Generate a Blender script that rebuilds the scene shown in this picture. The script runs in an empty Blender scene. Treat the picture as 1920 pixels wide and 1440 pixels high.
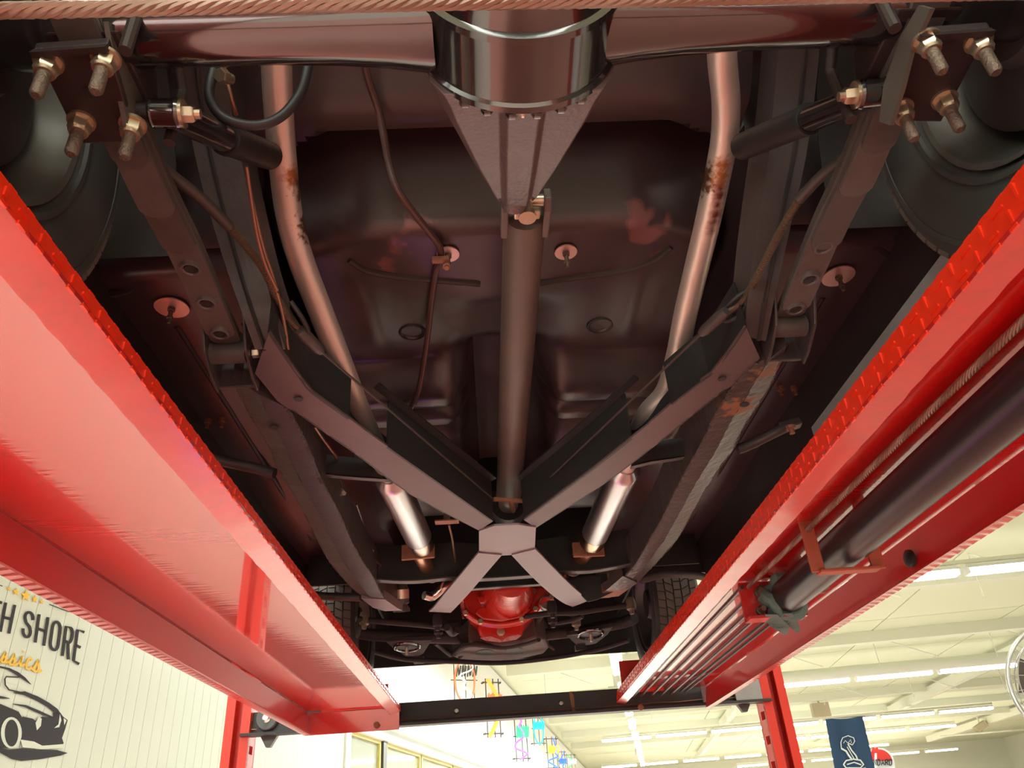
import bpy, math, random
from mathutils import Vector as V, Matrix
random.seed(7)
S = bpy.context.scene
COL = S.collection
ZC = 1.15            # height of the photographer's eye above the floor; H below is height above that eye
CX = -.065           # the eye stands 6.5 cm left of the car's axis (X = 0); +Y points to the car's nose
PI = math.pi
# ------------------------------------------------------------------ camera (27 mm on 36 mm), from the vanishing points of lift, posts and beams
F = 1440.
yv = V((-20, 855, F)).normalized()
zv = V((-178, -2405, F)); zv = (zv - yv*zv.dot(yv)).normalized()
xv = yv.cross(zv)
if xv.x < 0: xv = -xv
R3 = Matrix((xv, yv, zv))                      # camera (right, down, forward) -> world
right, down, fwd = (R3.col[i].copy() for i in range(3))
EYE = V((CX, 0, ZC))
cam = bpy.data.cameras.new('camera'); cam.lens = 27; cam.sensor_width = 36; cam.clip_start = .02; cam.clip_end = 300
co = bpy.data.objects.new('camera', cam); COL.objects.link(co)
M3 = Matrix((right, -down, -fwd)).transposed()
co.matrix_world = Matrix.Translation(EYE) @ M3.to_4x4()
S.camera = co
S.view_settings.view_transform = 'Standard'
S.view_settings.look = 'None'
S.view_settings.gamma = 1
S.view_settings.use_curve_mapping = False
S.view_settings.exposure = 0.0
# ------------------------------------------------------------------ world: dim, even air outside the building
W = bpy.data.worlds.new('world'); S.world = W; W.use_nodes = True
W.node_tree.nodes['Background'].inputs[0].default_value = (.9, .95, .85, 1)
W.node_tree.nodes['Background'].inputs[1].default_value = .4
# ------------------------------------------------------------------ building frame (turned 9 degrees against the lift)
TH = math.radians(9.076)
XB = V((math.cos(TH), -math.sin(TH), 0)); YB = V((math.sin(TH), math.cos(TH), 0)); ZB = V((0, 0, 1))
WL = -3.93          # left wall, building frame
HC = 4.6             # ceiling above the eye
HL = 3.7             # tube lights above the eye
def B(x, y, h): return EYE + XB*x + YB*y + ZB*h
def area(name, p, sx, sy, power, color, rx=0, rz=0):
    l = bpy.data.lights.new(name, 'AREA'); l.shape = 'RECTANGLE'; l.size = sx; l.size_y = sy; l.energy = power; l.color = color
    o = bpy.data.objects.new(name, l); COL.objects.link(o); o.location = p; o.rotation_euler = (rx, 0, rz)
    return o
def P0(x, y, z): return V((x, y, z))
LK = (.98, 1, .90)
# rows of ceiling lamps over and behind the lift (out of the picture), over the hall and washing the left wall, plus two added upward fills
area('ceiling_lamp_hall', B(10, 26, HL-.1), 24, 26, 900, LK, 0, -TH)
area('ceiling_lamp_far', B(10, 58, HL-.1), 24, 26, 3600, LK, 0, -TH)
area('ceiling_fill_hall', B(10, 24, HL-.3), 22, 26, 280, LK, PI, -TH)  # added fill shining up to brighten the near ceiling
area('ceiling_fill_far', B(10, 56, HL-.3), 22, 30, 560, LK, PI, -TH)  # added fill shining up to brighten the far ceiling
area('ceiling_lamp_right', B(6.5, 2, HL-.1), 4, 14, 380, LK, 0, -TH)
area('ceiling_lamp_left', B(-1.4, 6, HL-.3), .6, 17, 430, LK, 0, -TH).data.spread = math.radians(75)
area('board_lamp', B(1.2, 5, HL-.2), .3, 9, 110, LK, 0, -TH)
area('ceiling_lamp_back', B(0, -7, HL-.3), 9, 4, 1500, LK, 0, -TH)
area('wall_washer', B(-1.0, 26, HL-.2), 0.3, 30, 1900, (.93, 1, .97), 0, -TH)

area('purple_neon_lamp', P0(-.55, 3.3, .12), .3, .05, 2.2, (.55, .12, 1), PI)

# ================================================================== helpers
def ray(u, v): return R3 @ V(((u-960)/F, (v-720)/F, 1.))
def at(u, v, h=None, x=None, y=None, d=None):
    r = ray(u, v)
    if h is not None: k = h/r.z
    elif y is not None: k = y/r.y
    elif x is not None: k = (x-CX)/r.x
    else: k = d
    return EYE + r*k
def P(x, y, h): return V((x, y, ZC+h))
def wall(u, v, off=0):
    d = ray(u, v); k = (WL+off)/d.dot(XB); return EYE + d*k
def plane_b(u, v, yb):
    d = ray(u, v); return EYE + d*(yb/d.dot(YB))
def lerp(a, b, t): return a + (b-a)*t
def spline(p, n=6):
    if len(p) < 3: return list(p)
    q = [p[0]*2-p[1]] + list(p) + [p[-1]*2-p[-2]]; o = []
    for i in range(1, len(q)-2):
        a, b, c, d = q[i-1:i+3]
        for k in range(n):
            t = k/n
            o.append(.5*((2*b) + (c-a)*t + (2*a-5*b+4*c-d)*t*t + (3*b-a-3*c+d)*t**3))
    return o + [p[-1]]
def frame_of(t):
    t = t.normalized(); a = V((0, 0, 1)) if abs(t.z) < .9 else V((1, 0, 0))
    n = t.cross(a).normalized(); return n, n.cross(t).normalized()

class MB:
    def __init__(s): s.v = []; s.f = []
    def add(s, pts, faces):
        b = len(s.v); s.v += [tuple(p) for p in pts]; s.f += [tuple(b+i for i in f) for f in faces]; return s
    def hexa(s, a, b):               # two quads, a below/before b
        return s.add(list(a)+list(b), [(3,2,1,0),(4,5,6,7),(0,1,5,4),(1,2,6,5),(2,3,7,6),(3,0,4,7)])
    def box(s, c, sz, ax=None):
        ax = ax or (V((1,0,0)), V((0,1,0)), V((0,0,1)))
        x, y, z = (ax[i]*sz[i]*.5 for i in range(3)); c = V(c)
        return s.hexa([c-x-y-z, c+x-y-z, c+x+y-z, c-x+y-z], [c-x-y+z, c+x-y+z, c+x+y+z, c-x+y+z])
    def bar(s, p0, p1, w, t, up=V((0,0,1))):
        d = (p1-p0).normalized(); sd = d.cross(up).normalized(); u = sd.cross(d)
        a, b = sd*w*.5, u*t*.5
        return s.hexa([p0-a-b, p0+a-b, p0+a+b, p0-a+b], [p1-a-b, p1+a-b, p1+a+b, p1-a+b])
    def tube(s, path, r, seg=10, caps=True):
        n = len(path); rs = r if isinstance(r, (list, tuple)) else [r]*n
        pts = []; fa = []; N = None
        for i, p in enumerate(path):
            t = (path[min(i+1, n-1)]-path[max(i-1, 0)]).normalized()
            if N is None: N, _ = frame_of(t)
            N = (N - t*N.dot(t)).normalized(); Bn = t.cross(N)
            for k in range(seg):
                a = 2*PI*k/seg; pts.append(p + (N*math.cos(a)+Bn*math.sin(a))*rs[i])
        for i in range(n-1):
            for k in range(seg):
                k2 = (k+1) % seg
                fa.append((i*seg+k, i*seg+k2, (i+1)*seg+k2, (i+1)*seg+k))
        if caps: fa.append(tuple(range(seg-1, -1, -1))); fa.append(tuple((n-1)*seg+k for k in range(seg)))
        return s.add(pts, fa)
    def lathe(s, p, ax, prof, seg=24, caps=True):
        ax = V(ax).normalized(); N, Bn = frame_of(ax); pts = []; fa = []
        for t, r in prof:
            for k in range(seg):
                a = 2*PI*k/seg; pts.append(p + ax*t + (N*math.cos(a)-Bn*math.sin(a))*r)
        for i in range(len(prof)-1):
            for k in range(seg):
                k2 = (k+1) % seg
                fa.append((i*seg+k, i*seg+k2, (i+1)*seg+k2, (i+1)*seg+k))
        if caps: fa.append(tuple(range(seg-1, -1, -1))); fa.append(tuple((len(prof)-1)*seg+k for k in range(seg)))
        return s.add(pts, fa)
    def prism(s, pts, vec):
        n = len(pts); vec = V(vec)
        return s.add(list(pts)+[p+vec for p in pts], [tuple(range(n-1, -1, -1)), tuple(range(n, 2*n))] + [(i, (i+1) % n, n+(i+1) % n, n+i) for i in range(n)])
    def strip(s, L, Rr, vec, sub=1, jit=0):      # solid ribbon between two edges, thickened along vec
        vec = V(vec); L2 = []; R2 = []
        for E, O in ((L, L2), (Rr, R2)):
            for i in range(len(E)-1):
                for k in range(sub):
                    p = lerp(E[i], E[i+1], k/sub); O.append(p)
            O.append(E[-1])
            if jit:
                for i in range(1, len(O)-1): O[i] = O[i] + V((random.uniform(-jit, jit), random.uniform(-jit, jit), random.uniform(-jit, jit)*.6))
        n = len(L2); pts = []
        for a, b in zip(L2, R2): pts += [a, b, b+vec, a+vec]
        fa = [(0,1,2,3), (4*n-1, 4*n-2, 4*n-3, 4*n-4)]
        for i in range(n-1):
            o = 4*i
            for k in range(4): fa.append((o+k, o+4+k, o+4+(k+1) % 4, o+(k+1) % 4))
        return s.add(pts, fa)
    def sweep(s, prof, p0, d, L, n=1):           # closed profile points swept along d
        m = len(prof); pts = []; fa = []
        for i in range(n+1): pts += [q+d*(L*i/n) for q in prof]
        for i in range(n):
            for k in range(m): fa.append((i*m+k, i*m+(k+1) % m, (i+1)*m+(k+1) % m, (i+1)*m+k))
        fa += [tuple(range(m-1, -1, -1)), tuple(n*m+k for k in range(m))]
        return s.add(pts, fa)

def mesh(name, mb, m, smooth=35):
    me = bpy.data.meshes.new(name); me.from_pydata(mb.v, [], mb.f)
    import bmesh
    b = bmesh.new(); b.from_mesh(me); bmesh.ops.recalc_face_normals(b, faces=b.faces); b.to_mesh(me); b.free()
    me.materials.append(m)
    if smooth:
        me.polygons.foreach_set('use_smooth', [True]*len(me.polygons)); me.set_sharp_from_angle(angle=math.radians(smooth))
    return me
def link(o, parent=None, label=None, kind=None):
    COL.objects.link(o)
    if parent is not None:
        o.parent = parent; o.matrix_parent_inverse = WM[parent.name].inverted()
    WM[o.name] = o.matrix_basis.copy()
    if label: o['label'] = label
    if kind: o['kind'] = kind
    return o
WM = {}
def obj(name, mb, m, parent=None, smooth=35, bevel=0, label=None, kind=None, loc=None):
    me = mb if isinstance(mb, bpy.types.Mesh) else mesh(name, mb, m, smooth)
    o = bpy.data.objects.new(name, me)
    if loc is not None: o.location = loc
    link(o, parent, label, kind)
    if bevel:
        md = o.modifiers.new('bevel', 'BEVEL'); md.width = bevel; md.segments = 2; md.limit_method = 'ANGLE'; md.angle_limit = math.radians(40)
    return o
def thing(name, loc, label, cat, group=None):
    o = bpy.data.objects.new(name, None); o.location = loc; o.empty_display_size = .1
    link(o, None, label); o['category'] = cat
    if group: o['group'] = group
    return o
def tag(o, label, cat, group=None):
    o['label'] = label; o['category'] = cat
    if group: o['group'] = group
    return o

# ------------------------------------------------------------------ materials
def mat(name, c, rough=.5, metal=0., bump=0., bscale=60., var=0., vscale=8., vcol=None, coat=0., ior=1.5, emit=0., detail=4., rvar=0.):
    m = bpy.data.materials.new(name); m.use_nodes = True
    t = m.node_tree; b = t.nodes['Principled BSDF']; L = t.links.new
    b.inputs['Base Color'].default_value = (*c, 1); b.inputs['Roughness'].default_value = rough; b.inputs['Metallic'].default_value = metal
    b.inputs['IOR'].default_value = ior
    if coat: b.inputs['Coat Weight'].default_value = coat; b.inputs['Coat Roughness'].default_value = .08
    if emit: b.inputs['Emission Color'].default_value = (*c, 1); b.inputs['Emission Strength'].default_value = emit
    if bump or var or rvar:
        tc = t.nodes.new('ShaderNodeTexCoord')
    if bump:
        n = t.nodes.new('ShaderNodeTexNoise'); n.inputs['Scale'].default_value = bscale; n.inputs['Detail'].default_value = detail
        bp = t.nodes.new('ShaderNodeBump'); bp.inputs['Strength'].default_value = bump; bp.inputs['Distance'].default_value = .004
        L(tc.outputs['Object'], n.inputs['Vector']); L(n.outputs['Fac'], bp.inputs['Height']); L(bp.outputs['Normal'], b.inputs['Normal'])
    if var or rvar:
        n2 = t.nodes.new('ShaderNodeTexNoise'); n2.inputs['Scale'].default_value = vscale; n2.inputs['Detail'].default_value = 6; n2.inputs['Roughness'].default_value = .65
        L(tc.outputs['Object'], n2.inputs['Vector'])
        r = t.nodes.new('ShaderNodeValToRGB'); r.color_ramp.elements[0].position = .42; r.color_ramp.elements[1].position = .68
        L(n2.outputs['Fac'], r.inputs['Fac'])
        if var:
            mx = t.nodes.new('ShaderNodeMix'); mx.data_type = 'RGBA'
            vc = vcol or tuple(x*.5 for x in c)
            r.color_ramp.elements[1].color = (var, var, var, 1)
            L(r.outputs['Color'], mx.inputs['Factor']); mx.inputs['A'].default_value = (*c, 1); mx.inputs['B'].default_value = (*vc, 1)
            L(mx.outputs['Result'], b.inputs['Base Color'])
        if rvar:
            mr = t.nodes.new('ShaderNodeMapRange'); L(n2.outputs['Fac'], mr.inputs['Value'])
            mr.inputs['From Min'].default_value = .35; mr.inputs['From Max'].default_value = .7
            mr.inputs['To Min'].default_value = rough; mr.inputs['To Max'].default_value = rough+rvar
            L(mr.outputs['Result'], b.inputs['Roughness'])
    return m
def blotch(m, spots, c, scale=14., amp=.06, rough=None):
    """worn or rusty spots at fixed places of the thing: spots = [(centre, radius)]"""
    t = m.node_tree; L = t.links.new; b = t.nodes['Principled BSDF']
    tc = t.nodes.new('ShaderNodeTexCoord'); nz = t.nodes.new('ShaderNodeTexNoise'); nz.inputs['Scale'].default_value = scale; nz.inputs['Detail'].default_value = 6
    L(tc.outputs['Object'], nz.inputs['Vector'])
    acc = None
    for c0, rad in spots:
        ds = t.nodes.new('ShaderNodeVectorMath'); ds.operation = 'DISTANCE'; L(tc.outputs['Object'], ds.inputs[0]); ds.inputs[1].default_value = c0
        ma = t.nodes.new('ShaderNodeMath'); ma.operation = 'MULTIPLY_ADD'; L(nz.outputs['Fac'], ma.inputs[0]); ma.inputs[1].default_value = amp*4; L(ds.outputs['Value'], ma.inputs[2])
        mr = t.nodes.new('ShaderNodeMapRange'); L(ma.outputs[0], mr.inputs['Value'])
        mr.inputs['From Min'].default_value = rad+amp*2+.012; mr.inputs['From Max'].default_value = rad+amp*2-.004
        if acc is None: acc = mr.outputs[0]
        else:
            mm = t.nodes.new('ShaderNodeMath'); mm.operation = 'MAXIMUM'; L(acc, mm.inputs[0]); L(mr.outputs[0], mm.inputs[1]); acc = mm.outputs[0]
    mx = t.nodes.new('ShaderNodeMix'); mx.data_type = 'RGBA'; L(acc, mx.inputs['Factor']); mx.inputs['B'].default_value = (*c, 1)
    src = b.inputs['Base Color'].links
    if src: L(src[0].from_socket, mx.inputs['A'])
    else: mx.inputs['A'].default_value = b.inputs['Base Color'].default_value
    L(mx.outputs['Result'], b.inputs['Base Color'])
    if rough is not None:
        mf = t.nodes.new('ShaderNodeMix'); L(acc, mf.inputs[0]); mf.inputs[2].default_value = b.inputs['Roughness'].default_value; mf.inputs[3].default_value = rough
        L(mf.outputs[0], b.inputs['Roughness'])
    return m

m_pan = mat('floor_pan_paint', (.050, .034, .037), .34, bump=.18, bscale=26, var=.6, vscale=5, vcol=(.034, .024, .027), rvar=.16)
m_under = mat('underbody_black', (.022, .019, .019), .45, bump=.2, bscale=40, var=.4, vcol=(.035, .028, .026))
m_frame = mat('frame_black', (.05, .042, .042), .42, bump=.3, bscale=70, var=.5, vscale=11, vcol=(.075, .062, .058), rvar=.12)
m_frame_r = mat('frame_black_worn', (.055, .045, .045), .34, bump=.55, bscale=55, var=.5, vscale=11, vcol=(.08, .065, .06), rvar=.15)
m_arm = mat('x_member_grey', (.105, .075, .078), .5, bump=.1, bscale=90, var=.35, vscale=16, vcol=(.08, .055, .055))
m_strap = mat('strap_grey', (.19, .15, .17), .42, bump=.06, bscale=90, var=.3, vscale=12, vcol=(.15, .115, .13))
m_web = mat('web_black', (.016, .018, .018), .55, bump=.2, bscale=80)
m_gloss = mat('gloss_black', (.012, .011, .012), .14, bump=.12, bscale=30, rvar=.08, coat=.8)
m_gloss.node_tree.nodes['Principled BSDF'].inputs['Coat IOR'].default_value = 1.8
m_front = mat('chassis_black_matt', (.022, .018, .018), .62, bump=.2, bscale=60, ior=1.35)
m_cast = mat('cast_black', (.10, .075, .076), .36, bump=.35, bscale=120)
m_spring = mat('spring_grey', (.085, .08, .076), .45, bump=.2, bscale=60, var=.5, vscale=14, vcol=(.05, .04, .036))
m_clip = mat('clip_grey', (.085, .082, .07), .5, bump=.2, bscale=50)
m_spring2 = mat('spring_grey_lit', (.115, .108, .104), .38, bump=.2, bscale=60, var=.5, vscale=14, vcol=(.07, .055, .05))  # paler copy of spring_grey: light on the leaf ends put into the colour
m_brown = mat('crossmember_brown', (.05, .03, .027), .55, bump=.3, bscale=25, rvar=.15)
m_plate = mat('plate_black', (.026, .018, .018), .5, bump=.2, bscale=70)
m_shaft = mat('shaft_grey', (.085, .07, .062), .48, bump=.12, bscale=60, var=.5, vscale=13, vcol=(.12, .085, .055))
m_zinc = mat('zinc_bolt', (.5, .44, .33), .32, .85, var=.4, vscale=60, vcol=(.45, .3, .14))
m_stud = mat('stud_steel', (.16, .125, .095), .5, .5, bump=.6, bscale=260)
m_steel = mat('bright_steel', (.72, .68, .63), .25, 1.)
m_wash = mat('washer_zinc', (.72, .56, .47), .42, .75, var=.3, vscale=50, vcol=(.6, .42, .33))
m_rust = mat('rusty_iron', (.3, .14, .08), .55, .3, bump=.4, bscale=120, var=.5, vscale=40, vcol=(.16, .07, .045))
m_exh = mat('aluminised_pipe', (.62, .55, .5), .4, .65, bump=.08, bscale=60, var=.25, vscale=10, vcol=(.5, .4, .35))
m_chrome = mat('polished_muffler', (.56, .57, .6), .3, 1., bump=.02, bscale=14)
m_copper = mat('brake_line_copper', (.3, .17, .12), .4, .7)
m_line = mat('dark_line', (.075, .04, .037), .4)
m_rubber = mat('black_rubber', (.018, .018, .019), .5)
m_tire = mat('tyre_rubber', (.048, .052, .049), .55, bump=.12, bscale=18)
m_tread = mat('tread_rubber', (.11, .10, .092), .75)
m_sheath = mat('cable_sheath', (.05, .04, .035), .5)
m_coil = mat('cable_coil', (.17, .115, .075), .45, .4)
m_engine = mat('engine_orange_red', (.5, .022, .014), .2, bump=.15, bscale=40, var=.2, vcol=(.3, .02, .015), coat=.4)
m_scuff = mat('scuffed_paint', (.55, .3, .3), .4, var=.9, vscale=60, vcol=(.5, .03, .02))
m_red = mat('lift_red_gloss', (.60, .006, .004), .25, coat=1.)
def ripple(m, coat_ior=2.1):     # glossy enamel over rolled plate with fine cross ripples
    t = m.node_tree; L = t.links.new; b = t.nodes['Principled BSDF']
    b.inputs['Coat IOR'].default_value = coat_ior; b.inputs['Coat Roughness'].default_value = .03
    tc = t.nodes.new('ShaderNodeTexCoord'); mp = t.nodes.new('ShaderNodeMapping'); mp.inputs['Scale'].default_value = (1.2, 30, 4)
    nz = t.nodes.new('ShaderNodeTexNoise'); nz.inputs['Scale'].default_value = 2.2; nz.inputs['Detail'].default_value = 3
    bp = t.nodes.new('ShaderNodeBump'); bp.inputs['Strength'].default_value = .11; bp.inputs['Distance'].default_value = .0015
    L(tc.outputs['Object'], mp.inputs['Vector']); L(mp.outputs[0], nz.inputs['Vector']); L(nz.outputs['Fac'], bp.inputs['Height'])
    L(bp.outputs['Normal'], b.inputs['Normal']); L(bp.outputs['Normal'], b.inputs['Coat Normal'])
ripple(m_red)
m_red3 = mat('lift_red_web', (.52, .008, .008), .45, bump=.05, bscale=30, coat=.25)
m_red2 = mat('lift_red_dull', (.55, .014, .012), .36, bump=.15, bscale=40, var=.5, vscale=30, vcol=(.36, .02, .02), coat=1.)
m_red2.node_tree.nodes['Principled BSDF'].inputs['Coat IOR'].default_value = 1.95
m_red2.node_tree.nodes['Principled BSDF'].inputs['Coat Roughness'].default_value = .13
m_orange = mat('lift_red_plate', (.76, .032, .007), .33, bump=.1, bscale=60)
m_post = mat('post_red', (.78, .045, .025), .35)
m_beam = mat('beam_black', (.03, .031, .034), .45, bump=.1, bscale=30, var=.5, vscale=6, vcol=(.05, .045, .045))
m_rope = mat('wire_rope_steel', (.24, .165, .125), .45, .6, var=.5, vscale=90, vcol=(.25, .15, .11))
m_cyl = mat('cylinder_black', (.022, .02, .024), .28, bump=.03, bscale=20, ior=1.4)
m_grey = mat('grey_plate', (.36, .40, .41), .45, var=.4, vscale=12, vcol=(.25, .28, .29))
m_pulley = mat('pulley_grey', (.10, .11, .11), .4, .3)
m_rag = mat('rag_grey_green', (.12, .22, .21), .85, bump=.4, bscale=90)
m_lens = mat('orange_lens', (.8, .13, .04), .3)
m_wallw = mat('white_board', (.64, .72, .64), .28, bump=.12, bscale=7)
m_wallp = mat('white_wall', (.85, .87, .86), .6)
m_wallf = mat('cream_wall', (.80, .81, .70), .6)
m_ceil = mat('cream_ceiling', (.74, .78, .58), .7)
m_beamc = mat('cream_beam', (.74, .75, .62), .6)
m_pipec = mat('cream_pipe', (.72, .74, .64), .4)
m_floor = mat('shop_floor', (.64, .52, .47), .35, bump=.04, bscale=4, var=.4, vscale=1.2, vcol=(.58, .46, .41))
def bay(m):      # the bay under the lift is painted red
    t = m.node_tree; L = t.links.new; b = t.nodes['Principled BSDF']; tc = t.nodes.new('ShaderNodeTexCoord'); sx_ = t.nodes.new('ShaderNodeSeparateXYZ'); L(tc.outputs['Object'], sx_.inputs[0])
    cm = []
    for o, c, e in (('X', 1.0, 2.5), ('Y', 1.3, 3.6)):
        n = t.nodes.new('ShaderNodeMath'); n.operation = 'COMPARE'; L(sx_.outputs[o], n.inputs[0]); n.inputs[1].default_value = c; n.inputs[2].default_value = e; cm.append(n)
    mu = t.nodes.new('ShaderNodeMath'); mu.operation = 'MULTIPLY'; L(cm[0].outputs[0], mu.inputs[0]); L(cm[1].outputs[0], mu.inputs[1])
    mx = t.nodes.new('ShaderNodeMix'); mx.data_type = 'RGBA'; L(mu.outputs[0], mx.inputs['Factor']); src = b.inputs['Base Color'].links[0].from_socket
    L(src, mx.inputs['A']); mx.inputs['B'].default_value = (.62, .25, .21, 1); lt = t.nodes.new('ShaderNodeMath'); lt.operation = 'LESS_THAN'; L(sx_.outputs['X'], lt.inputs[0]); lt.inputs[1].default_value = -2.95     # unseen dark strip along the boards, added for the runway's reflection
    m2 = t.nodes.new('ShaderNodeMix'); m2.data_type = 'RGBA'; L(lt.outputs[0], m2.inputs['Factor']); L(mx.outputs['Result'], m2.inputs['A']); m2.inputs['B'].default_value = (.03, .028, .028, 1); L(m2.outputs['Result'], b.inputs['Base Color'])
bay(m_floor)
m_dark = mat('dark_base_boards', (.02, .012, .012), .9, ior=1.15)
m_white = mat('white_enamel', (.85, .86, .83), .4)
m_yel = mat('yellow_frame', (.62, .55, .16), .4)
m_alu = mat('dark_alloy', (.10, .10, .09), .4, .3)
m_navy = mat('banner_navy', (.028, .075, .17), .8, bump=.2, bscale=6)
m_print = mat('white_print', (.8, .84, .86), .6)
m_ink = mat('logo_charcoal', (.018, .016, .024), .7)
m_gold = mat('logo_gold', (.85, .52, .02), .4)
m_signred = mat('sign_red', (.62, .03, .025), .4)
m_signblue = mat('sign_blue', (.03, .07, .22), .4)
m_card = mat('beige_card', (.52, .45, .32), .7)
m_fan = mat('fan_wire', (.55, .58, .58), .3, .6)
m_tube = mat('lit_tube', (.97, 1., .9), .5, emit=17)
def glass():
    m = bpy.data.materials.new('window_glass'); m.use_nodes = True; t = m.node_tree; b = t.nodes['Principled BSDF']
    b.inputs['Base Color'].default_value = (.8, .85, .75, 1); b.inputs['Roughness'].default_value = .05; b.inputs['Transmission Weight'].default_value = .6; b.inputs['IOR'].default_value = 1.45
    return m
m_glass = glass()
def neon(name, c, s): return mat(name, c, .4, emit=s)
# worn places
blotch(m_pan, [(at(u, v, h=1.06), q) for u, v, q in ((842, 335, .03), (815, 358, .035), (790, 385, .03), (768, 418, .022), (748, 455, .02), (735, 490, .014), (1165, 345, .03), (1190, 372, .035), (1200, 405, .03), (1215, 435, .028), (1230, 462, .02), (1150, 318, .02))], (.16, .072, .068), 22, .03, .22)
blotch(m_pan, [(at(u, v, h=1.07), .008) for u, v in ((822, 327), (808, 333), (795, 352), (786, 358), (1300, 290))], (.5, .2, .06), 60, .006)
blotch(m_exh, [(at(552, 345, h=1.04)+V((.012, 0, 0)), .02), (at(565, 425, h=1.0)+V((.012, 0, 0)), .02), (at(1343, 330, h=1.04)+V((-.018, 0, 0)), .025), (at(1345, 400, h=1.02), .018)], (.12, .065, .03), 90, .02, .7)
blotch(m_exh, [(at(u, v, h=h), .007) for u, v, h in ((1352, 352, 1.005), (1350, 368, 1.0), (1348, 385, .99), (1344, 402, .985), (1341, 418, .975), (1337, 434, .965))], (.16, .03, .02), 120, .004, .6)
blotch(m_exh, [(at(u, v, h=h), .012) for u, v, h in ((1356, 312, 1.02), (1353, 335, 1.01), (550, 330, 1.02))], (.34, .14, .05), 110, .010, .6)
blotch(m_frame_r, [(at(1385, 760, h=.75), .03), (at(1440, 700, h=.75), .02), (at(1150, 1115, h=.72), .07)], (.26, .12, .06), 60, .03, .6)

# ================================================================== the setting
def structure(name, mb, m, parent=None, **k): return obj(name, mb, m, parent, kind='structure' if parent is None else None, **k)
FL = -ZC
structure('floor', MB().box(B(12, 30, FL-.05), (38, 92, .1), (XB, YB, ZB)), m_floor, smooth=0)
ceil = structure('ceiling', MB().box(B(12, 30, HC+.15), (38, 92, .1), (XB, YB, ZB)), m_ceil, smooth=0)
pm = None
for i in range(9):
    for j in range(12):
        c = B(-1.6+i*3.6, 12+j*4.4, HC+.04)
        mb = MB().box((0, 0, 0), (3.56, 4.36, .1), (XB, YB, ZB))
        pm = pm or mesh('panel', mb, m_ceil, 0)
        obj('panel', pm, None, ceil, loc=c)
for j in range(7):      # roof beams across the hall, each with its light rows hanging below
    y = 12.2+j*6.2
    mb = MB().box(B(12, y, HC-.16), (31, .3, .32), (XB, YB, ZB))
    obj('beam', mb, m_beamc, ceil, smooth=0)
for i in range(3):
    obj('beam', MB().box(B(4.6+i*8.2, 34, HC-.34), (.26, 60, .36), (XB, YB, ZB)), m_beamc, ceil, smooth=0)
structure('wall_front', MB().box(B(12, 76, 2), (38, .2, 8), (XB, YB, ZB)), m_wallf, smooth=0)
structure('wall_right', MB().box(B(31, 30, 2), (.2, 92, 8), (XB, YB, ZB)), m_wallf, smooth=0)
structure('wall_back', MB().box(B(12, -16, 2), (38, .2, 8), (XB, YB, ZB)), m_wallf, smooth=0)
wl = structure('wall_left', MB().box(B(WL-.16, -2.3, 1.7), (.2, 27., 5.9), (XB, YB, ZB)).box(B(WL-.16, 44, 3.1), (.2, 65.6, 3.0), (XB, YB, ZB)).box(B(WL-.16, 44, -.95), (.2, 65.6, .4), (XB, YB, ZB)), m_wallp, smooth=0)
bm_ = mesh('board', MB().box((0, 0, 0), (.05, .146, 2.4), (XB, YB, ZB)), m_wallw, 0)
for i in range(67):     # the white grooved boards behind the emblem
    o = obj('board', bm_, None, wl, loc=B(WL-.025, 1.3+i*.15, .50+1.2))
obj('wainscot', MB().box(B(WL-.02, 14, -.35), (.06, 40, 1.64), (XB, YB, ZB)), m_dark, wl, smooth=0)
# store front glazing under the header at the left
obj('header_rail', MB().box(B(WL-.02, 41, 1.54), (.14, 60, .11), (XB, YB, ZB)), m_white, wl, smooth=0, bevel=.01)
obj('end_board', MB().box(B(WL-.02, 11.35, .5), (.1, .2, 2.1), (XB, YB, ZB)), m_white, wl, smooth=0)
for n, (y0, y1) in enumerate(((11.5, 13.05), (13.35, 15.6), (15.7, 18.4), (18.5, 21.5), (21.6, 25.7), (25.8, 31)), 1):
    w = structure('window_%d' % n, MB().box(B(WL-.06, y0+.03, .45), (.08, .07, 2.1), (XB, YB, ZB)).box(B(WL-.06, y1-.03, .45), (.08, .07, 2.1), (XB, YB, ZB)).box(B(WL-.06, (y0+y1)/2, 1.47), (.08, y1-y0, .07), (XB, YB, ZB)), m_yel, smooth=0)
    obj('pane', MB().box(B(WL-.07, (y0+y1)/2, .45), (.012, y1-y0-.1, 2.04), (XB, YB, ZB)), m_glass, w, smooth=0)
obj('mullion', MB().box(B(WL-.04, 13.2, .5), (.1, .2, 2.1), (XB, YB, ZB)), m_alu, wl, smooth=0)
structure('trim_1', MB().box(B(WL-4.5, 18, .2), (.1, 26, 3), (XB, YB, ZB)).box(B(WL-2.2, 18, 1.75), (4.5, 26, .1), (XB, YB, ZB)), m_wallf, smooth=0)
# pipes under the ceiling
t1 = B(-2.6, 31, HC-.5); 
structure('trim_2', MB().tube([B(-2.7, 26, 3.75), B(0, 26, 3.75), B(12, 26, 3.75), B(28, 26, 3.75)], .17, 12).tube([B(-.2, 26, 3.75), B(-.2, 26, HC)], .12, 10).lathe(B(-.5, 26, 3.75), XB, [(0, .21), (.6, .21)], 12), m_pipec)
rod = MB()
for i in range(9):
    for j in range(3):
        p = B(-2.4+i*3.3, 17+j*8, HC-.05)
        rod.tube([p, p+XB*1.7-ZB*.75], .018, 6); rod.tube([p, p-ZB*.9], .012, 6)
structure('trim_3', rod, m_pipec)

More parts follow.
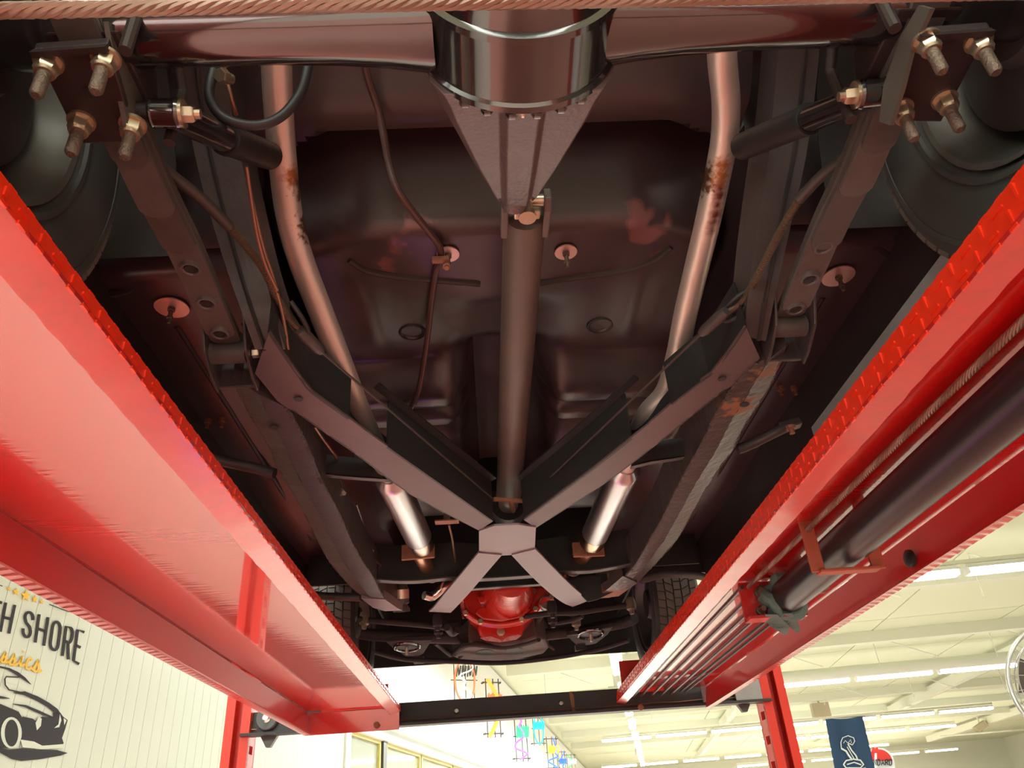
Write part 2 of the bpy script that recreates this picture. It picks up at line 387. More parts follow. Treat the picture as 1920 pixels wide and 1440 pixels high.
# ------------------------------------------------------------------ tube lights
ORD = ['first', 'second', 'third', 'fourth', 'fifth', 'sixth', 'seventh', 'eighth', 'ninth', 'tenth']
def fixture_meshes(ax):
    L = 2.36
    o = ZB.cross(ax)
    hous = MB().box((0, 0, .09), (L, .12, .08), (ax, o, ZB)).hexa([V((0,0,.05))-ax*L/2-o*.14, V((0,0,.05))+ax*L/2-o*.14, V((0,0,.05))+ax*L/2+o*.14, V((0,0,.05))-ax*L/2+o*.14], [V((0,0,.09))-ax*L/2-o*.06, V((0,0,.09))+ax*L/2-o*.06, V((0,0,.09))+ax*L/2+o*.06, V((0,0,.09))-ax*L/2+o*.06])
    tb = MB().tube([-ax*L*.485, ax*L*.485], .05, 8)
    cp = MB().box((0, 0, .02), (.03, .24, .12), (ax, o, ZB))
    return mesh('housing', hous, m_white, 0), mesh('tube', tb, m_tube), mesh('end_cap', cp, m_white, 0), ax*L*.495
FX = fixture_meshes(XB); FY = fixture_meshes(YB)
def fixture(p, fm, label, group):
    t = thing('tube_light', p, label, 'ceiling light', group)
    obj('housing', fm[0], None, t, loc=p); 
    o2 = ZB.cross(fm[3].normalized())*.075
    for s in (-1, 1): obj('tube', fm[1], None, t, loc=p+o2*s); obj('end_cap', fm[2], None, t, loc=p+fm[3]*s)
rows = [(15.1, [5.2+2.5*k for k in range(3)], 'nearest ceiling row above the red runway'),
        (27.4, [6.0+2.55*k for k in range(4)], 'second ceiling row, level with the fan'),
        (40.0, [-.2+2.55*k for k in range(7)], 'third ceiling row, above the blue banner'),
        (47.5, [8.2+2.6*k for k in range(4)], 'fourth ceiling row, crossing the blue banner'),
        (57.5, [-1+2.7*k for k in range(7)], 'fifth ceiling row, low behind the banner'),
        (68., [9+2.8*k for k in range(6)], 'farthest ceiling row near the end wall')]
for yb, xs, nm in rows:
    for k, x in enumerate(xs):
        fixture(B(x, yb, HL), FX, 'white tube light, %s from the left in the %s' % (ORD[k], nm), 'tube lights in rows across the hall')
    rl = MB().box(B((xs[0]+xs[-1])/2, yb, HL+.2), (xs[-1]-xs[0]+2.4, .07, .07), (XB, YB, ZB))
    obj('light_rail', rl, m_beamc, ceil, smooth=0)
obj('light_rail', MB().bar(B(-.12, 18, HL-.15), B(.52, 53.2, HL-.15), .07, .06), m_beamc, ceil, smooth=0)
for y in (19, 27, 35, 43, 51): obj('hanger_rod', MB().tube([B(-.10+(y-19.2)/4.1*.075, y, HL-.15), B(-.10+(y-19.2)/4.1*.075, y, HC)], .02, 6), m_beamc, ceil)
for k in range(9):
    fixture(B(-.10+k*.075, 19.2+k*4.1, HL-.32), FY, 'white tube light, %s from the near end of the row running lengthwise' % ORD[k], 'tube lights in the lengthwise row')

# ------------------------------------------------------------------ emblem on the boards
lg = thing('wall_emblem', wall(70, 1300, .01), 'dark and gold classic car emblem with lettering on the white boards', 'sign')
def wl2(u, v, off=.006): return wall(u, v, off)
def flat(name, polys, m, off=.006, th=.003, label=None, par=None):
    mb = MB()
    for p in polys: mb.prism([wl2(u, v, off) for u, v in p], XB*th)
    return obj(name, mb, m, par or lg, smooth=0, label=label)
def ribbon(pts, w):          # pixel polyline -> polygon of width w on the wall picture plane
    L = []; Rr = []
    for i, (x, y) in enumerate(pts):
        a = pts[max(i-1, 0)]; b = pts[min(i+1, len(pts)-1)]
        dx, dy = b[0]-a[0], b[1]-a[1]; n = math.hypot(dx, dy) or 1
        ww = w if not isinstance(w, (list, tuple)) else w[i]
        L.append((x-dy/n*ww/2, y+dx/n*ww/2)); Rr.append((x+dy/n*ww/2, y-dx/n*ww/2))
    return [[L[i], L[i+1], Rr[i+1], Rr[i]] for i in range(len(pts)-1)]
Z7 = lambda x, y: (x/3.79, y/3.79+1060)
def star(cx, cy, r):
    o = []
    for k in range(10):
        a = -PI/2+k*PI/5+.15; q = r if k % 2 == 0 else r*.42
        o.append((cx+q*math.cos(a)*.9, cy+q*math.sin(a)*1.1))
    return o
for x, y, r in ((60, 166, 17), (113, 188, 27), (181, 216, 41), (245, 240, 26), (294, 259, 17)):
    cx, cy = Z7(x, y); pts = star(cx, cy, r/3.79); 
    c = wl2(cx, cy); mb = MB(); q = [wl2(u, v) for u, v in pts]
    n = len(q); mb.add([c]+q+[c+XB*.003]+[p+XB*.003 for p in q], [(0, 1+i, 1+(i+1) % n) for i in range(n)]+[(n+1, n+2+(i+1) % n, n+2+i) for i in range(n)]+[(1+i, n+2+i, n+2+(i+1) % n, 1+(i+1) % n) for i in range(n)])
    obj('star', mb, m_gold, lg, smooth=0)
flat('rule', ribbon([Z7(350, 278), Z7(492, 331)], 1.3), m_ink); flat('rule', ribbon([Z7(-60, 118), Z7(16, 148)], 1.3), m_ink)
# lettering: the visible end of the arched upper line and of the script line under it, drawn as strokes in a unit box (x right, y up)
def arc(cx, cy, rx, ry, a0, a1, n=8): return [(cx+rx*math.cos(math.radians(a0+(a1-a0)*i/n)), cy+ry*math.sin(math.radians(a0+(a1-a0)*i/n))) for i in range(n+1)]
GL = {'H': [[(.12, 0), (.12, 1)], [(.88, 0), (.88, 1)], [(.12, .5), (.88, .5)]],
      'S': [[(.9, .74)]+arc(.5, .78, .38, .2, 0, 180)+[(.14, .7), (.3, .55), (.7, .45), (.86, .3)]+arc(.5, .22, .38, .2, 0, -180)+[(.1, .28)]],
      'O': [arc(.5, .76, .38, .22, 0, 180)+arc(.5, .24, .38, .22, 180, 360)+[(.88, .76)]],
      'R': [[(.12, 0), (.12, .98), (.6, .98)]+arc(.6, .74, .28, .24, 90, -90)+[(.12, .5)], [(.55, .5), (.9, 0)]],
      'E': [[(.9, .97), (.12, .97), (.12, .03), (.9, .03)], [(.12, .5), (.75, .5)]],
      'T': [[(0, .97), (1, .97)], [(.5, 0), (.5, .97)]], 'A': [[(.05, 0), (.5, 1), (.95, 0)], [(.2, .35), (.8, .35)]],
      'D': [[(.12, 0), (.12, 1), (.5, 1)]+arc(.5, .5, .38, .5, 90, -90)+[(.12, 0)]], 'N': [[(.12, 0), (.12, 1), (.88, 0), (.88, 1)]],
      's': [[(-.1, .1), (.15, .2), (.45, .62), (.62, .95), (.6, .7), (.75, .35), (.62, .06), (.35, 0), (.15, .12)], [(.62, .06), (.85, .08), (1.1, .25)]],
      'i': [[(-.05, .15), (.3, .55), (.42, .9), (.3, .35), (.35, .05), (.6, .08), (1., .3)], [(.5, 1.25), (.58, 1.35)]],
      'c': [[(.85, .78), (.7, .97), (.42, .85), (.2, .4), (.3, .06), (.6, .02), (1.05, .28)]]}
def glyph(ch, bl, br, tl, tr, w):
    polys = []
    for st in GL[ch]:
        px = []
        for x, y in st:
            b = (bl[0]+(br[0]-bl[0])*x, bl[1]+(br[1]-bl[1])*x); t = (tl[0]+(tr[0]-tl[0])*x, tl[1]+(tr[1]-tl[1])*x)
            px.append((b[0]+(t[0]-b[0])*y, b[1]+(t[1]-b[1])*y))
        polys += ribbon(px, w)
    return polys
for ch, bl, br, tl, tr in (('T', (-90, 420), (10, 450), (-80, 225), (12, 262)), ('H', (-8, 470), (72, 486), (30, 262), (114, 284)), ('S', (150, 495), (215, 528), (175, 318), (250, 345)), ('H', (240, 545), (320, 575), (268, 345), (350, 372)), ('O', (342, 590), (415, 620), (372, 385), (442, 412)), ('R', (436, 640), (490, 672), (462, 425), (530, 452)), ('E', (515, 680), (565, 712), (545, 448), (605, 470))):
    flat('letter', glyph(ch, Z7(*bl), Z7(*br), Z7(*tl), Z7(*tr), 5.0), m_ink)
for ch, x0, y0, w, h in (('s', -62, 668, 55, 78), ('s', -4, 684, 55, 82), ('s', 55, 700, 60, 86), ('i', 128, 715, 42, 84), ('c', 172, 732, 50, 86), ('s', 226, 748, 60, 92)):
    if ch == 'i': GL['dot'] = GL['i'][1:]; GL['i'] = GL['i'][:1]
    for c_ in ((ch, 'dot') if ch == 'i' else (ch,)):
        flat('script_letter' if c_ != 'dot' else 'script_dot', glyph(c_, Z7(x0, y0), Z7(x0+w, y0+w*.3), Z7(x0+12, y0-h), Z7(x0+w+12, y0-h+w*.3), 4.6), m_gold)
zz = lambda L: [Z7(x, y) for x, y in L]
flat('roof_line', ribbon(zz([(-60, 712), (0, 722), (60, 735), (120, 768), (170, 803), (218, 846)]), [3, 3, 3.5, 6, 5, .6]) + ribbon(zz([(135, 795), (45, 790), (33, 808), (36, 850), (62, 884), (150, 903)]), 2), m_ink)
flat('hood_line', ribbon(zz([(95, 905), (170, 908), (260, 945), (340, 990), (392, 1030), (440, 1085), (478, 1102)]), [1, 7, 8, 8, 9, 6, 1]) + ribbon(zz([(90, 985), (180, 1000), (260, 1035), (380, 1085)]), [1, 4, 5, 3]) + ribbon(zz([(-20, 935), (20, 940), (66, 946)]), [5, 4, 1]), m_ink)
flat('body', [zz([(-60, 975), (0, 985), (60, 1010), (130, 1040), (160, 1090), (150, 1150), (140, 1200), (148, 1240), (60, 1300), (-60, 1290)]),
              zz([(160, 1075), (230, 1090), (250, 1105), (300, 1075), (380, 1085), (380, 1040), (400, 1030), (440, 1075), (455, 1100), (478, 1102), (462, 1160), (438, 1228), (450, 1262), (440, 1285), (250, 1285), (150, 1240), (142, 1180)]),
              zz([(-60, 1290), (0, 1295), (60, 1310), (150, 1300), (250, 1308), (400, 1312), (478, 1334), (430, 1352), (280, 1378), (150, 1390), (80, 1375), (0, 1330), (-60, 1300)])], m_ink)
flat('highlight', [[Z7(80+x*74, 1190+y*112) for x, y in arc(0, 0, 1, 1, 0, 360, 24)[:-1]]], m_wallw, .0095, .001)
flat('wheel', [[Z7(82+x*48, 1192+y*96) for x, y in arc(0, 0, 1, 1, 0, 360, 24)[:-1]]], m_ink, .011, .001)
flat('highlight', [zz([(145, 1238), (240, 1252), (300, 1282), (450, 1270), (445, 1296), (300, 1308), (160, 1292)]), zz([(252, 1120), (275, 1075), (296, 1090), (290, 1140), (262, 1172)]), zz([(425, 1058), (436, 1100), (420, 1150), (385, 1156), (415, 1130)]), zz([(452, 1085), (472, 1102), (456, 1136)])], m_wallw, .0095, .001)

# ------------------------------------------------------------------ neon signs along the left wall
def neon_sign(u0, v0, u1, v1, label, cols, seed):
    rnd = random.Random(seed)
    a = wall((u0+u1)/2, v0, .1); b = wall((u0+u1)/2, v1, .1); h = (a-b).z
    c = (a+b)/2+XB*.25; sdir = (XB*.85+YB*.53).normalized(); wd = (u1-u0)/1440*(c-EYE).dot(fwd)/.8
    t = thing('neon_sign', c, label, 'neon sign', None)
    q = lambda x, y, d=0: c + sdir*(x*wd) + ZB*(y*h) + (XB*.53-YB*.85)*d
    fr = MB(); r = h*.011
    for x in (-.36, .05, .36): fr.tube([q(x, -.46), q(x, .46)], r, 6)
    for y in (-.4, .02, .4): fr.tube([q(-.48, y), q(.48, y)], r, 6)
    obj('wire_frame', fr, m_alu, t)
    ft = MB()
    for x, y in ((-.48, -.4), (.48, -.4), (-.48, .4), (.48, .4)): ft.tube([q(x, y), q(x, y, -.12)], r*1.6, 6)
    obj('standoff', ft, m_alu, t)
    for k, (m, kind) in enumerate(cols):
        mb = MB()
        if kind == 'ring': mb.tube([q(.36*math.cos(a_), .42*math.sin(a_), .05) for a_ in [2*PI*i/24 for i in range(25)]], h*.02, 8)
        elif kind == 'bow': mb.tube([q(-.3+.6*math.sin(PI*i/12), .45-.9*i/12, .05) for i in range(13)], h*.035, 8)
        elif kind == 'word':
            for j in range(4):
                x = -.3+j*.2; mb.tube(spline([q(x, -.12+k*.1, .05), q(x+.05, .12+k*.1, .05), q(x+.1, -.1+k*.1, .05), q(x+.16, .1+k*.1, .05)], 4), h*.018, 6)
        elif kind == 'zig':
            mb.tube(spline([q(rnd.uniform(-.4, .4), .42-.84*i/8, .05) for i in range(9)], 4), h*.02, 6)
        obj('neon_tube', mb, m, t)
    return t
n_red = neon('neon_red', (1, .16, .06), 1.2); n_or = neon('neon_orange', (1, .36, .06), 1.2); n_pur = neon('neon_purple', (.55, .12, 1), 1.5); n_cy = neon('neon_cyan', (.03, .75, .85), 1.)
n_bl = neon('neon_blue', (.05, .18, 1), 1.2); n_gr = neon('neon_green', (.05, .5, .28), .8); n_ye = neon('neon_yellow', (1, .7, .06), 1.1); n_wh = neon('neon_white', (.9, .95, .9), 2)
neon_sign(828, 1234, 872, 1326, 'oval neon sign with red and pale tubes, nearest to the engine', [(n_red, 'ring'), (n_wh, 'zig'), (m_alu, 'word')], 1)
neon_sign(893, 1272, 922, 1388, 'tall bow shaped orange neon sign half behind the black crossbeam', [(n_or, 'bow'), (n_red, 'word')], 2)
neon_sign(950, 1338, 976, 1432, 'narrow purple and green neon sign just below the black crossbeam', [(n_pur, 'zig'), (n_gr, 'word')], 3)
neon_sign(986, 1338, 1008, 1400, 'cyan neon sign right of the purple one under the crossbeam', [(n_cy, 'ring'), (n_cy, 'word')], 4)
neon_sign(1014, 1382, 1036, 1446, 'blue and yellow neon sign below and right of the cyan one', [(n_bl, 'zig'), (n_ye, 'word')], 5)
neon_sign(1037, 1408, 1052, 1450, 'small all blue neon sign at the bottom of the picture', [(n_bl, 'word'), (n_bl, 'zig')], 6)
neon_sign(1054, 1414, 1072, 1452, 'dim grey green neon sign, farthest of the wall signs', [(n_gr, 'zig'), (n_wh, 'word')], 7)

# ------------------------------------------------------------------ banner, oval sign, boxes, fan
YBN = 38.0
bt = thing('banner', plane_b(1590, 1390, YBN), 'navy cloth banner with white cobra emblem hanging below a light row', 'banner')
bw = lambda u, v, o=0: plane_b(u, v, YBN-o)
N = 12; mb = MB(); pts = []; 
for j in range(N+1):
    for i in range(N+1):
        s, t = i/N, j/N
        u = lerp(lerp(1547, 1617, s), lerp(1572, 1648, s), t); v = lerp(1346-4*s+math.sin(s*PI)*4*(1-t), 1478-4*s, t)
        pts.append(bw(u, v, .06*math.sin(s*9+t*3)*(1-.4*t)))
n1 = N+1
mb.add(pts+[p+YB*.02 for p in pts], [(j*n1+i, j*n1+i+1, (j+1)*n1+i+1, (j+1)*n1+i) for j in range(N) for i in range(N)]+[(n1*n1+j*n1+i, n1*n1+(j+1)*n1+i, n1*n1+(j+1)*n1+i+1, n1*n1+j*n1+i+1) for j in range(N) for i in range(N)])
obj('cloth', mb, m_navy, bt)
obj('pole', MB().tube([bw(1542, 1347), bw(1622, 1342)], .03, 8), m_alu, bt)
Zr = lambda x, y: (1280+x/3, 960+y/3)
cob = []
for st, w in (([(893, 1330), (890, 1295), (900, 1270), (930, 1258), (962, 1270), (968, 1290), (955, 1310), (930, 1300)], 1.6), ([(893, 1330), (920, 1345), (935, 1370), (955, 1395)], 3.2), ([(930, 1305), (950, 1340), (975, 1370), (985, 1395)], 2.4),
              ([(905, 1300), (915, 1285), (930, 1300), (945, 1280), (950, 1300)], 1.2), ([(905, 1420), (920, 1398), (960, 1390), (1000, 1396), (1018, 1420), (1000, 1440), (920, 1440), (905, 1420)], 2.6), ([(925, 1420), (965, 1408), (1005, 1422)], 2.2), ([(900, 1445), (960, 1455), (1030, 1440)], 2.8), ([(925, 1320), (945, 1355), (966, 1390)], 1.4)):
    cob += ribbon([Zr(*p) for p in st], w)
mb = MB()
for p in cob: mb.prism([bw(u, v, .1) for u, v in p], YB*.02)
obj('cobra_emblem', mb, m_print, bt, smooth=0)
YS = 41.5
st_ = thing('oval_sign', plane_b(1648, 1425, YS), 'red white and blue oval fuel sign, partly behind the navy banner', 'sign')
sw = lambda u, v, o=0: plane_b(u, v, YS-o)
ell = lambda cx, cy, rx, ry, a0=0, a1=360, n=28: [(cx+rx*math.cos(math.radians(a0+(a1-a0)*i/n)), cy-ry*math.sin(math.radians(a0+(a1-a0)*i/n))) for i in range(n+1)]
def sflat(name, pts, m, o, th=.04): return obj(name, MB().prism([sw(u, v, o) for u, v in pts], YB*th), m, st_, smooth=0)
sflat('board', ell(1648, 1436, 30, 34)[:-1], m_print, 0, .1)
sflat('red_field', ell(1648, 1436, 27, 31, 18, 162), m_signred, .03); sflat('blue_field', ell(1648, 1436, 27, 31, 195, 345), m_signblue, .03)
sflat('torch', [(1640, 1412), (1644, 1412), (1645, 1460), (1639, 1460)], m_print, .05)
sflat('flame', [(1634, 1408), (1637, 1400), (1641, 1404), (1645, 1399), (1648, 1408), (1644, 1412), (1638, 1412)], m_signred, .06)
def sl(ch, x):
    mb = MB()
    for p in glyph(ch, (x, 1435), (x+6, 1434.5), (x-.6, 1424), (x+5.4, 1423.5), 1.7): mb.prism([sw(u, v, .07) for u, v in p], YB*.02)
    obj('letter', mb, m_ink, st_, smooth=0)
for k, ch in enumerate('STANDARD'): sl(ch, 1616+k*7.3)
for u, v, hh, tl, lb in ((1538, 1331, .28, 0., 'beige carton standing on the light rail left of the banner'), (1838, 1362, .30, .45, 'tilted beige carton on the light rail near the fan')):
    k = plane_b(u, v, 1.).z-ZC; yb_ = (HL-.03+hh)/k; c0 = plane_b(u, v, yb_); zt_ = ZC+HL-.05
    structure('trim_%d' % (5 if tl else 4), MB().box(V((c0.x, c0.y, zt_-.03)), (5, .5, .06), (XB, YB, ZB)).box(V((c0.x, c0.y, (zt_+ZC+HC)/2)), (.06, .06, ZC+HC-zt_), (XB, YB, ZB)), m_beamc, smooth=0)
    c0.z = zt_+hh
    bx = thing('carton', V((c0.x, c0.y, zt_)), lb, 'box'); ax2 = (XB*math.cos(tl)+ZB*math.sin(tl), YB, ZB*math.cos(tl)-XB*math.sin(tl))
    hz = hh*2 if not tl else .34
    obj('carton_body', MB().box(c0, (.7, .5, hz), ax2), m_card, bx, smooth=0); obj('flap', MB().box(c0+ax2[2]*(hz/2+.01), (.72, .25, .02), ax2), m_card, bx, smooth=0)

fc = at(2028, 1285, d=4.7)
fan = thing('drum_fan', fc, 'large grey wire caged fan at the right edge of the picture', 'fan')
fd = V((-.35, -.93, .05)).normalized(); fx, fy = frame_of(fd)
cage = MB()
for s in (-1, 1):
    for k in range(9):
        r = .05+.33*k/8; z = s*(.13-.09*(k/8)**2)
        cage.tube([fc+fd*z+(fx*math.cos(a)+fy*math.sin(a))*r for a in [2*PI*i/48 for i in range(49)]], .0035, 5, False)
    for k in range(24):
        a = 2*PI*k/24; dr = fx*math.cos(a)+fy*math.sin(a)
        cage.tube([fc+fd*s*(.13-.09*(i/8)**2)+dr*(.05+.33*i/8) for i in range(9)], .002, 4, False)
obj('wire_cage', cage, m_fan, fan)
obj('rim', MB().tube([fc+(fx*math.cos(a)+fy*math.sin(a))*.385 for a in [2*PI*i/48 for i in range(49)]], .014, 8, False), m_fan, fan)
obj('hub', MB().lathe(fc, fd, [(-.1, .05), (.1, .06), (.12, .03)], 16), m_alu, fan)
for k in range(3):
    a = 2*PI*k/3; d = fx*math.cos(a)+fy*math.sin(a); e = fx*math.cos(a+.6)+fy*math.sin(a+.6)
    obj('blade', MB().hexa([fc+d*.05-fd*.03, fc+d*.34-fd*.04, fc+e*.34+fd*.03, fc+e*.06+fd*.02], [fc+d*.05-fd*.026, fc+d*.34-fd*.036, fc+e*.34+fd*.034, fc+e*.06+fd*.024]), m_alu, fan)
obj('stand', MB().tube([fc-fd*.12, fc-fd*.2-V((0, 0, .1)), V((fc.x, fc.y+.2, .05))], .03, 10).lathe(V((fc.x, fc.y+.2, 0)), (0, 0, 1), [(0, .32), (.04, .32), (.05, .05)], 24), m_alu, fan)

# ================================================================== the four-post lift
DK = .56             # deck top
lift = thing('car_lift', V((0, 1.2, 0)), 'red four post car lift with two runways and black front crossbeam holding up the car', 'car lift')
Y0, Y1 = -.9, 3.78
def runway(sgn):
    s = sgn; T = .006
    if s < 0: top, wb, tip, crease, ob, lip = (.497, DK), (.495, .532), (.541, .52), (.915, .55), (.898, .46), (.925, .457)
    else:     top, wb, tip, crease, ob, lip = (.502, DK), (.494, .508), (.534, .500), (.918, .55), (.901, .46), (.925, .457)
    yd = V((0, 1, 0)); q = lambda p: P(s*p[0], Y0, p[1])
    deck = MB().sweep([q((top[0], DK-.006)), q(top), q((.925, DK)), q((.925, DK-.006))], V((0,0,0)), yd, Y1-Y0)
    r = obj('runway', deck, m_red, lift, smooth=0, label='left red runway with open underside' if s < 0 else 'right red runway carrying the black cylinder')
    obj('inner_web', MB().sweep([q(top), q((top[0]+T, top[1])), q((wb[0]+T, wb[1])), q(wb)], V((0,0,0)), yd, Y1-Y0), m_orange, r, smooth=0)
    L = [P(s*(wb[0]), Y0+i*(Y1-.0-Y0)/160, wb[1]) for i in range(161)]; Rr = [P(s*tip[0], Y0+i*(Y1-Y0)/160, tip[1]) for i in range(161)]
    obj('bottom_flange', MB().strip(L, Rr, (0, 0, .006), 1, .0011), m_red2, r, smooth=25)
    obj('outer_web', MB().sweep([q(crease), q((crease[0]+T, crease[1])), q((ob[0]+T, ob[1])), q(ob)], V((0,0,0)), yd, Y1-Y0), m_red3, r, smooth=0)
    teeth = []; teeth2 = []
    n = 300
    for i in range(n+1):
        y = Y0+(Y1-Y0)*i/n; teeth.append(P(s*ob[0], y, ob[1])); teeth2.append(P(s*(lip[0]+(.003 if i % 2 else 0)), y, lip[1]+(.002 if i % 2 else 0)))
    obj('edge_lip', MB().strip(teeth, teeth2, (0, 0, .004)), m_red2, r, smooth=0)
    tr = MB(); i = 0; y = .3
    while y < Y1-.02:       # raised lozenges of the tread plate on the inner web and along its two edges
        for k, f in enumerate((.3, .72) if s > 0 else (.5,)):
            c = V((s*(lerp(wb[0], top[0], f)-.0002), y+k*.016, ZC+lerp(wb[1], top[1], f)))
            if (i+k) % 2: tr.box(c, (.004, .004, .017 if s > 0 else .011))
            else: tr.box(c, (.004, .019, .0035))
        c = P(s*wb[0], y, wb[1]+.001); tr.box(c, (.0035, .013, .004)); tr.box(P(s*(top[0]+.001), y+.01, top[1]-.001), (.003, .013, .003))
        y += .0325; i += 1
    obj('tread_pattern', tr, m_orange, r, smooth=0, kind='stuff')
    if s < 0: obj('end_plate', MB().box(P(s*.71, Y1-.004, .503), (.42, .008, .092)), m_red, r, smooth=0)
    obj('bolt', MB().lathe(P(s*.60, Y1-.014, .48), (0, -1, 0), [(0, .014), (.006, .014), (.007, .008), (.016, .008)], 12), m_rust, r)
    return r
rl_, rr_ = runway(-1), runway(1)
# tyre stop upstand at the nose end of the right runway
obj('wheel_stop', MB().box(P(.62, Y1-.02, .615), (.19, .02, .14)), m_post, rr_, smooth=0)
obj('wheel_stop', MB().box(P(-.70, Y1-.02, .60), (.30, .02, .10)), m_post, rl_, smooth=0)
# front crossbeam: a channel with a lower flange
YBm = 3.86
b0, b1 = at(480, 1383, y=YBm), at(1425, 1318, y=YBm); t0 = at(950, 1307, y=YBm).z
zb = (b0.z+b1.z)/2; 
cbm = MB().box(V((0, YBm, (zb+t0)/2)), (2.44, .012, t0-zb)).box(V((0, YBm-.03, zb+.006)), (2.44, .06, .012)).box(V((0, YBm+.03, t0)), (2.44, .06, .01))
cb = obj('front_crossbeam', cbm, m_beam, lift, smooth=0, label='black channel crossbeam with rusty streak')
obj('seam_bead', MB().tube([V((x/10, YBm-.008, zb+(t0-zb)*.30+.002*math.sin(x*3))) for x in range(-12, 13)], .003, 6), m_rust, cb)
for u, v in ((856, 1333), (1052, 1319)):
    c = at(u, v, y=YBm-.008); obj('bolt_head', MB().lathe(c, (0, -1, 0), [(0, .013), (.004, .013), (.008, .009)], 12), m_steel, cb)
c = at(1075, 1318, y=YBm-.008); obj('rust_streak', MB().prism([c+V((a, 0, b)) for a, b in ((-.015, .05), (-.004, .052), (.006, .03), (.004, -.03), (.02, -.05), (-.02, -.052), (-.008, -.03), (-.012, .0))], (0, .004, 0)), m_rust, cb, smooth=0)
def post(u, v, nm, sgn):
    c = at(u, v, y=YBm+.02); x = c.x; w = .115
    zt = 2.15
    m = MB().box(V((x, YBm+.07, zt/2)), (w, .012, zt)).box(V((x+sgn*(w/2-.006), YBm+.02, zt/2)), (.012, .11, zt))
    xi = x-sgn*(w/2-.006); m.box(V((xi, YBm+.055, zt/2)), (.012, .03, zt)).box(V((xi, YBm-.025, zt/2)), (.012, .02, zt))
    for k in range(21): m.box(V((xi, YBm+.012, .05+k*.105)), (.012, .058, .07))
    m.box(V((x-w/2+.02, YBm-.035, zt/2)), (.04, .012, zt)).box(V((x+w/2-.02, YBm-.035, zt/2)), (.04, .012, zt))
    p = obj('post', m, m_post, lift, smooth=0, label=nm)
    obj('latch_ladder', MB().box(V((x, YBm+.02, zt/2)), (.03, .012, zt-.1)), m_red2, p, smooth=0)
    obj('base_plate', MB().box(V((x, YBm+.02, .008)), (.3, .3, .016)), m_post, p, smooth=0)
    return x
xl = post(449, 1390, 'left red lift post beside the white boards', -1); xr = post(1459, 1370, 'right red lift post by the tube lights', 1)
pu = at(501, 1347, y=YBm-.05); pl = obj('pulley', MB().lathe(pu, (0, -1, 0), [(-.012, .046), (-.008, .05), (0, .038), (.008, .05), (.012, .046)], 28), m_pulley, lift)
obj('axle_bolt', MB().lathe(pu, (0, -1, 0), [(0, .02), (.016, .02), (.018, .012), (.03, .012)], 12), m_steel, pl)
obj('beam_end_plate', MB().box(at(1402, 1296, y=YBm-.05), (.125, .012, .10)), m_grey, lift, smooth=0, bevel=.002)
obj('beam_end_box', MB().box(at(520, 1355, y=YBm-.01), (.17, .05, .10)), m_beam, lift, smooth=0)
obj('cable_clamp', MB().box(at(1327, 1300, y=YBm-.07), (.05, .03, .07)), m_grey, lift, smooth=0, bevel=.002)
for u, v in ((503, 1392), (1396, 1326)):
    c = at(u, v, y=YBm); obj('latch_hook', MB().prism([c+V((-.04, 0, .03)), c+V((.04, 0, .03)), c+V((.01, 0, -.02)), c+V((-.01, 0, -.02))], (0, .03, 0)), m_alu, lift, smooth=0)
def rope(name, a, b, r, par, strands=6, lay=.075, m=None):
    L = (b-a).length; n = max(8, int(L/lay*7)); t = (b-a)/L; N, Bn = frame_of(t); mb = MB()
    for k in range(strands):
        mb.tube([a+t*L*i/n+(N*math.cos(2*PI*(k/strands+L*i/n/lay))+Bn*math.sin(2*PI*(k/strands+L*i/n/lay)))*r*.62 for i in range(n+1)], r*.42, 6)
    return obj(name, mb, m or m_rope, par)
ra, rb = at(-60, 21, h=.62), at(1400, -6, h=.62); dr_ = (rb-ra)
rope('wire_rope', ra-dr_*.15, ra+dr_*1.4, .0072, lift, 6, .07)
rope('wire_rope', P(.66, -.2, .535), P(.622, 2.02, .535), .0065, rr_, 6, .05)
# the hydraulic ram slung under the right runway
cy0, cy1 = P(.694, -.6, .497), at(1478, 1116, h=.497)
cyl = obj('hydraulic_cylinder', MB().tube([cy0, cy1], .043, 28), m_cyl, rr_, label='black hydraulic ram under the right runway')
cm = at(1590, 1022, h=.497); yk = cm.y
sadl = [(-.06, .06), (-.06, -.055), (.07, -.055), (.07, .06)]
sm = MB()
for (a, b), (c, d) in zip(sadl[:-1], sadl[1:]): sm.bar(P(.69+a, yk, .497+b), P(.69+c, yk, .497+d), .03, .007, V((0, 1, 0)) if a == c else V((0, 0, 1)))
obj('saddle_bracket', sm, mat('saddle_rust_red', (.42, .09, .05), .5, bump=.3, bscale=80, var=.6, vscale=30, vcol=(.3, .12, .07)), rr_, smooth=0, bevel=.002)
ep = at(1415, 1135, h=.49)
obj('end_bracket', MB().box(V((.675, ep.y, ZC+.50)), (.15, .012, .10)).box(V((.675, ep.y-.02, ZC+.45)), (.15, .05, .008)), m_red2, rr_, smooth=0)
for u, v in ((1421, 1112), (1425, 1146)):
    c = at(u, v, y=ep.y-.006); obj('bolt', MB().lathe(c, (0, -1, 0), [(0, .012), (.01, .012), (.011, .007), (.035, .007)], 8), m_stud, rr_)
for k, (x, h, r, y0, y1) in enumerate(((.765, .53, .008, -.5, 1.80), (.79, .535, .006, -.5, 3.75), (.81, .53, .005, -.5, 3.75))):
    obj('hydraulic_hose', MB().tube([P(x, y0, h), P(x-.004, (y0+y1)/2, h-.006), P(x, y1, h)], r, 8), m_rubber, rr_)
obj('hose_fitting', MB().lathe(at(1550, 1094, h=.52), (0, 1, 0), [(0, .012), (.03, .012), (.031, .016), (.05, .016), (.051, .01), (.08, .01)], 6), m_rust, rr_, label='rusty brass hose fitting')
for x in (.57, .605, .655, .70, .745):
    obj('cable', MB().tube([P(x, 2.02, .535), P(x+.004, 3.77, .53)], .006, 8), m_line, rr_)
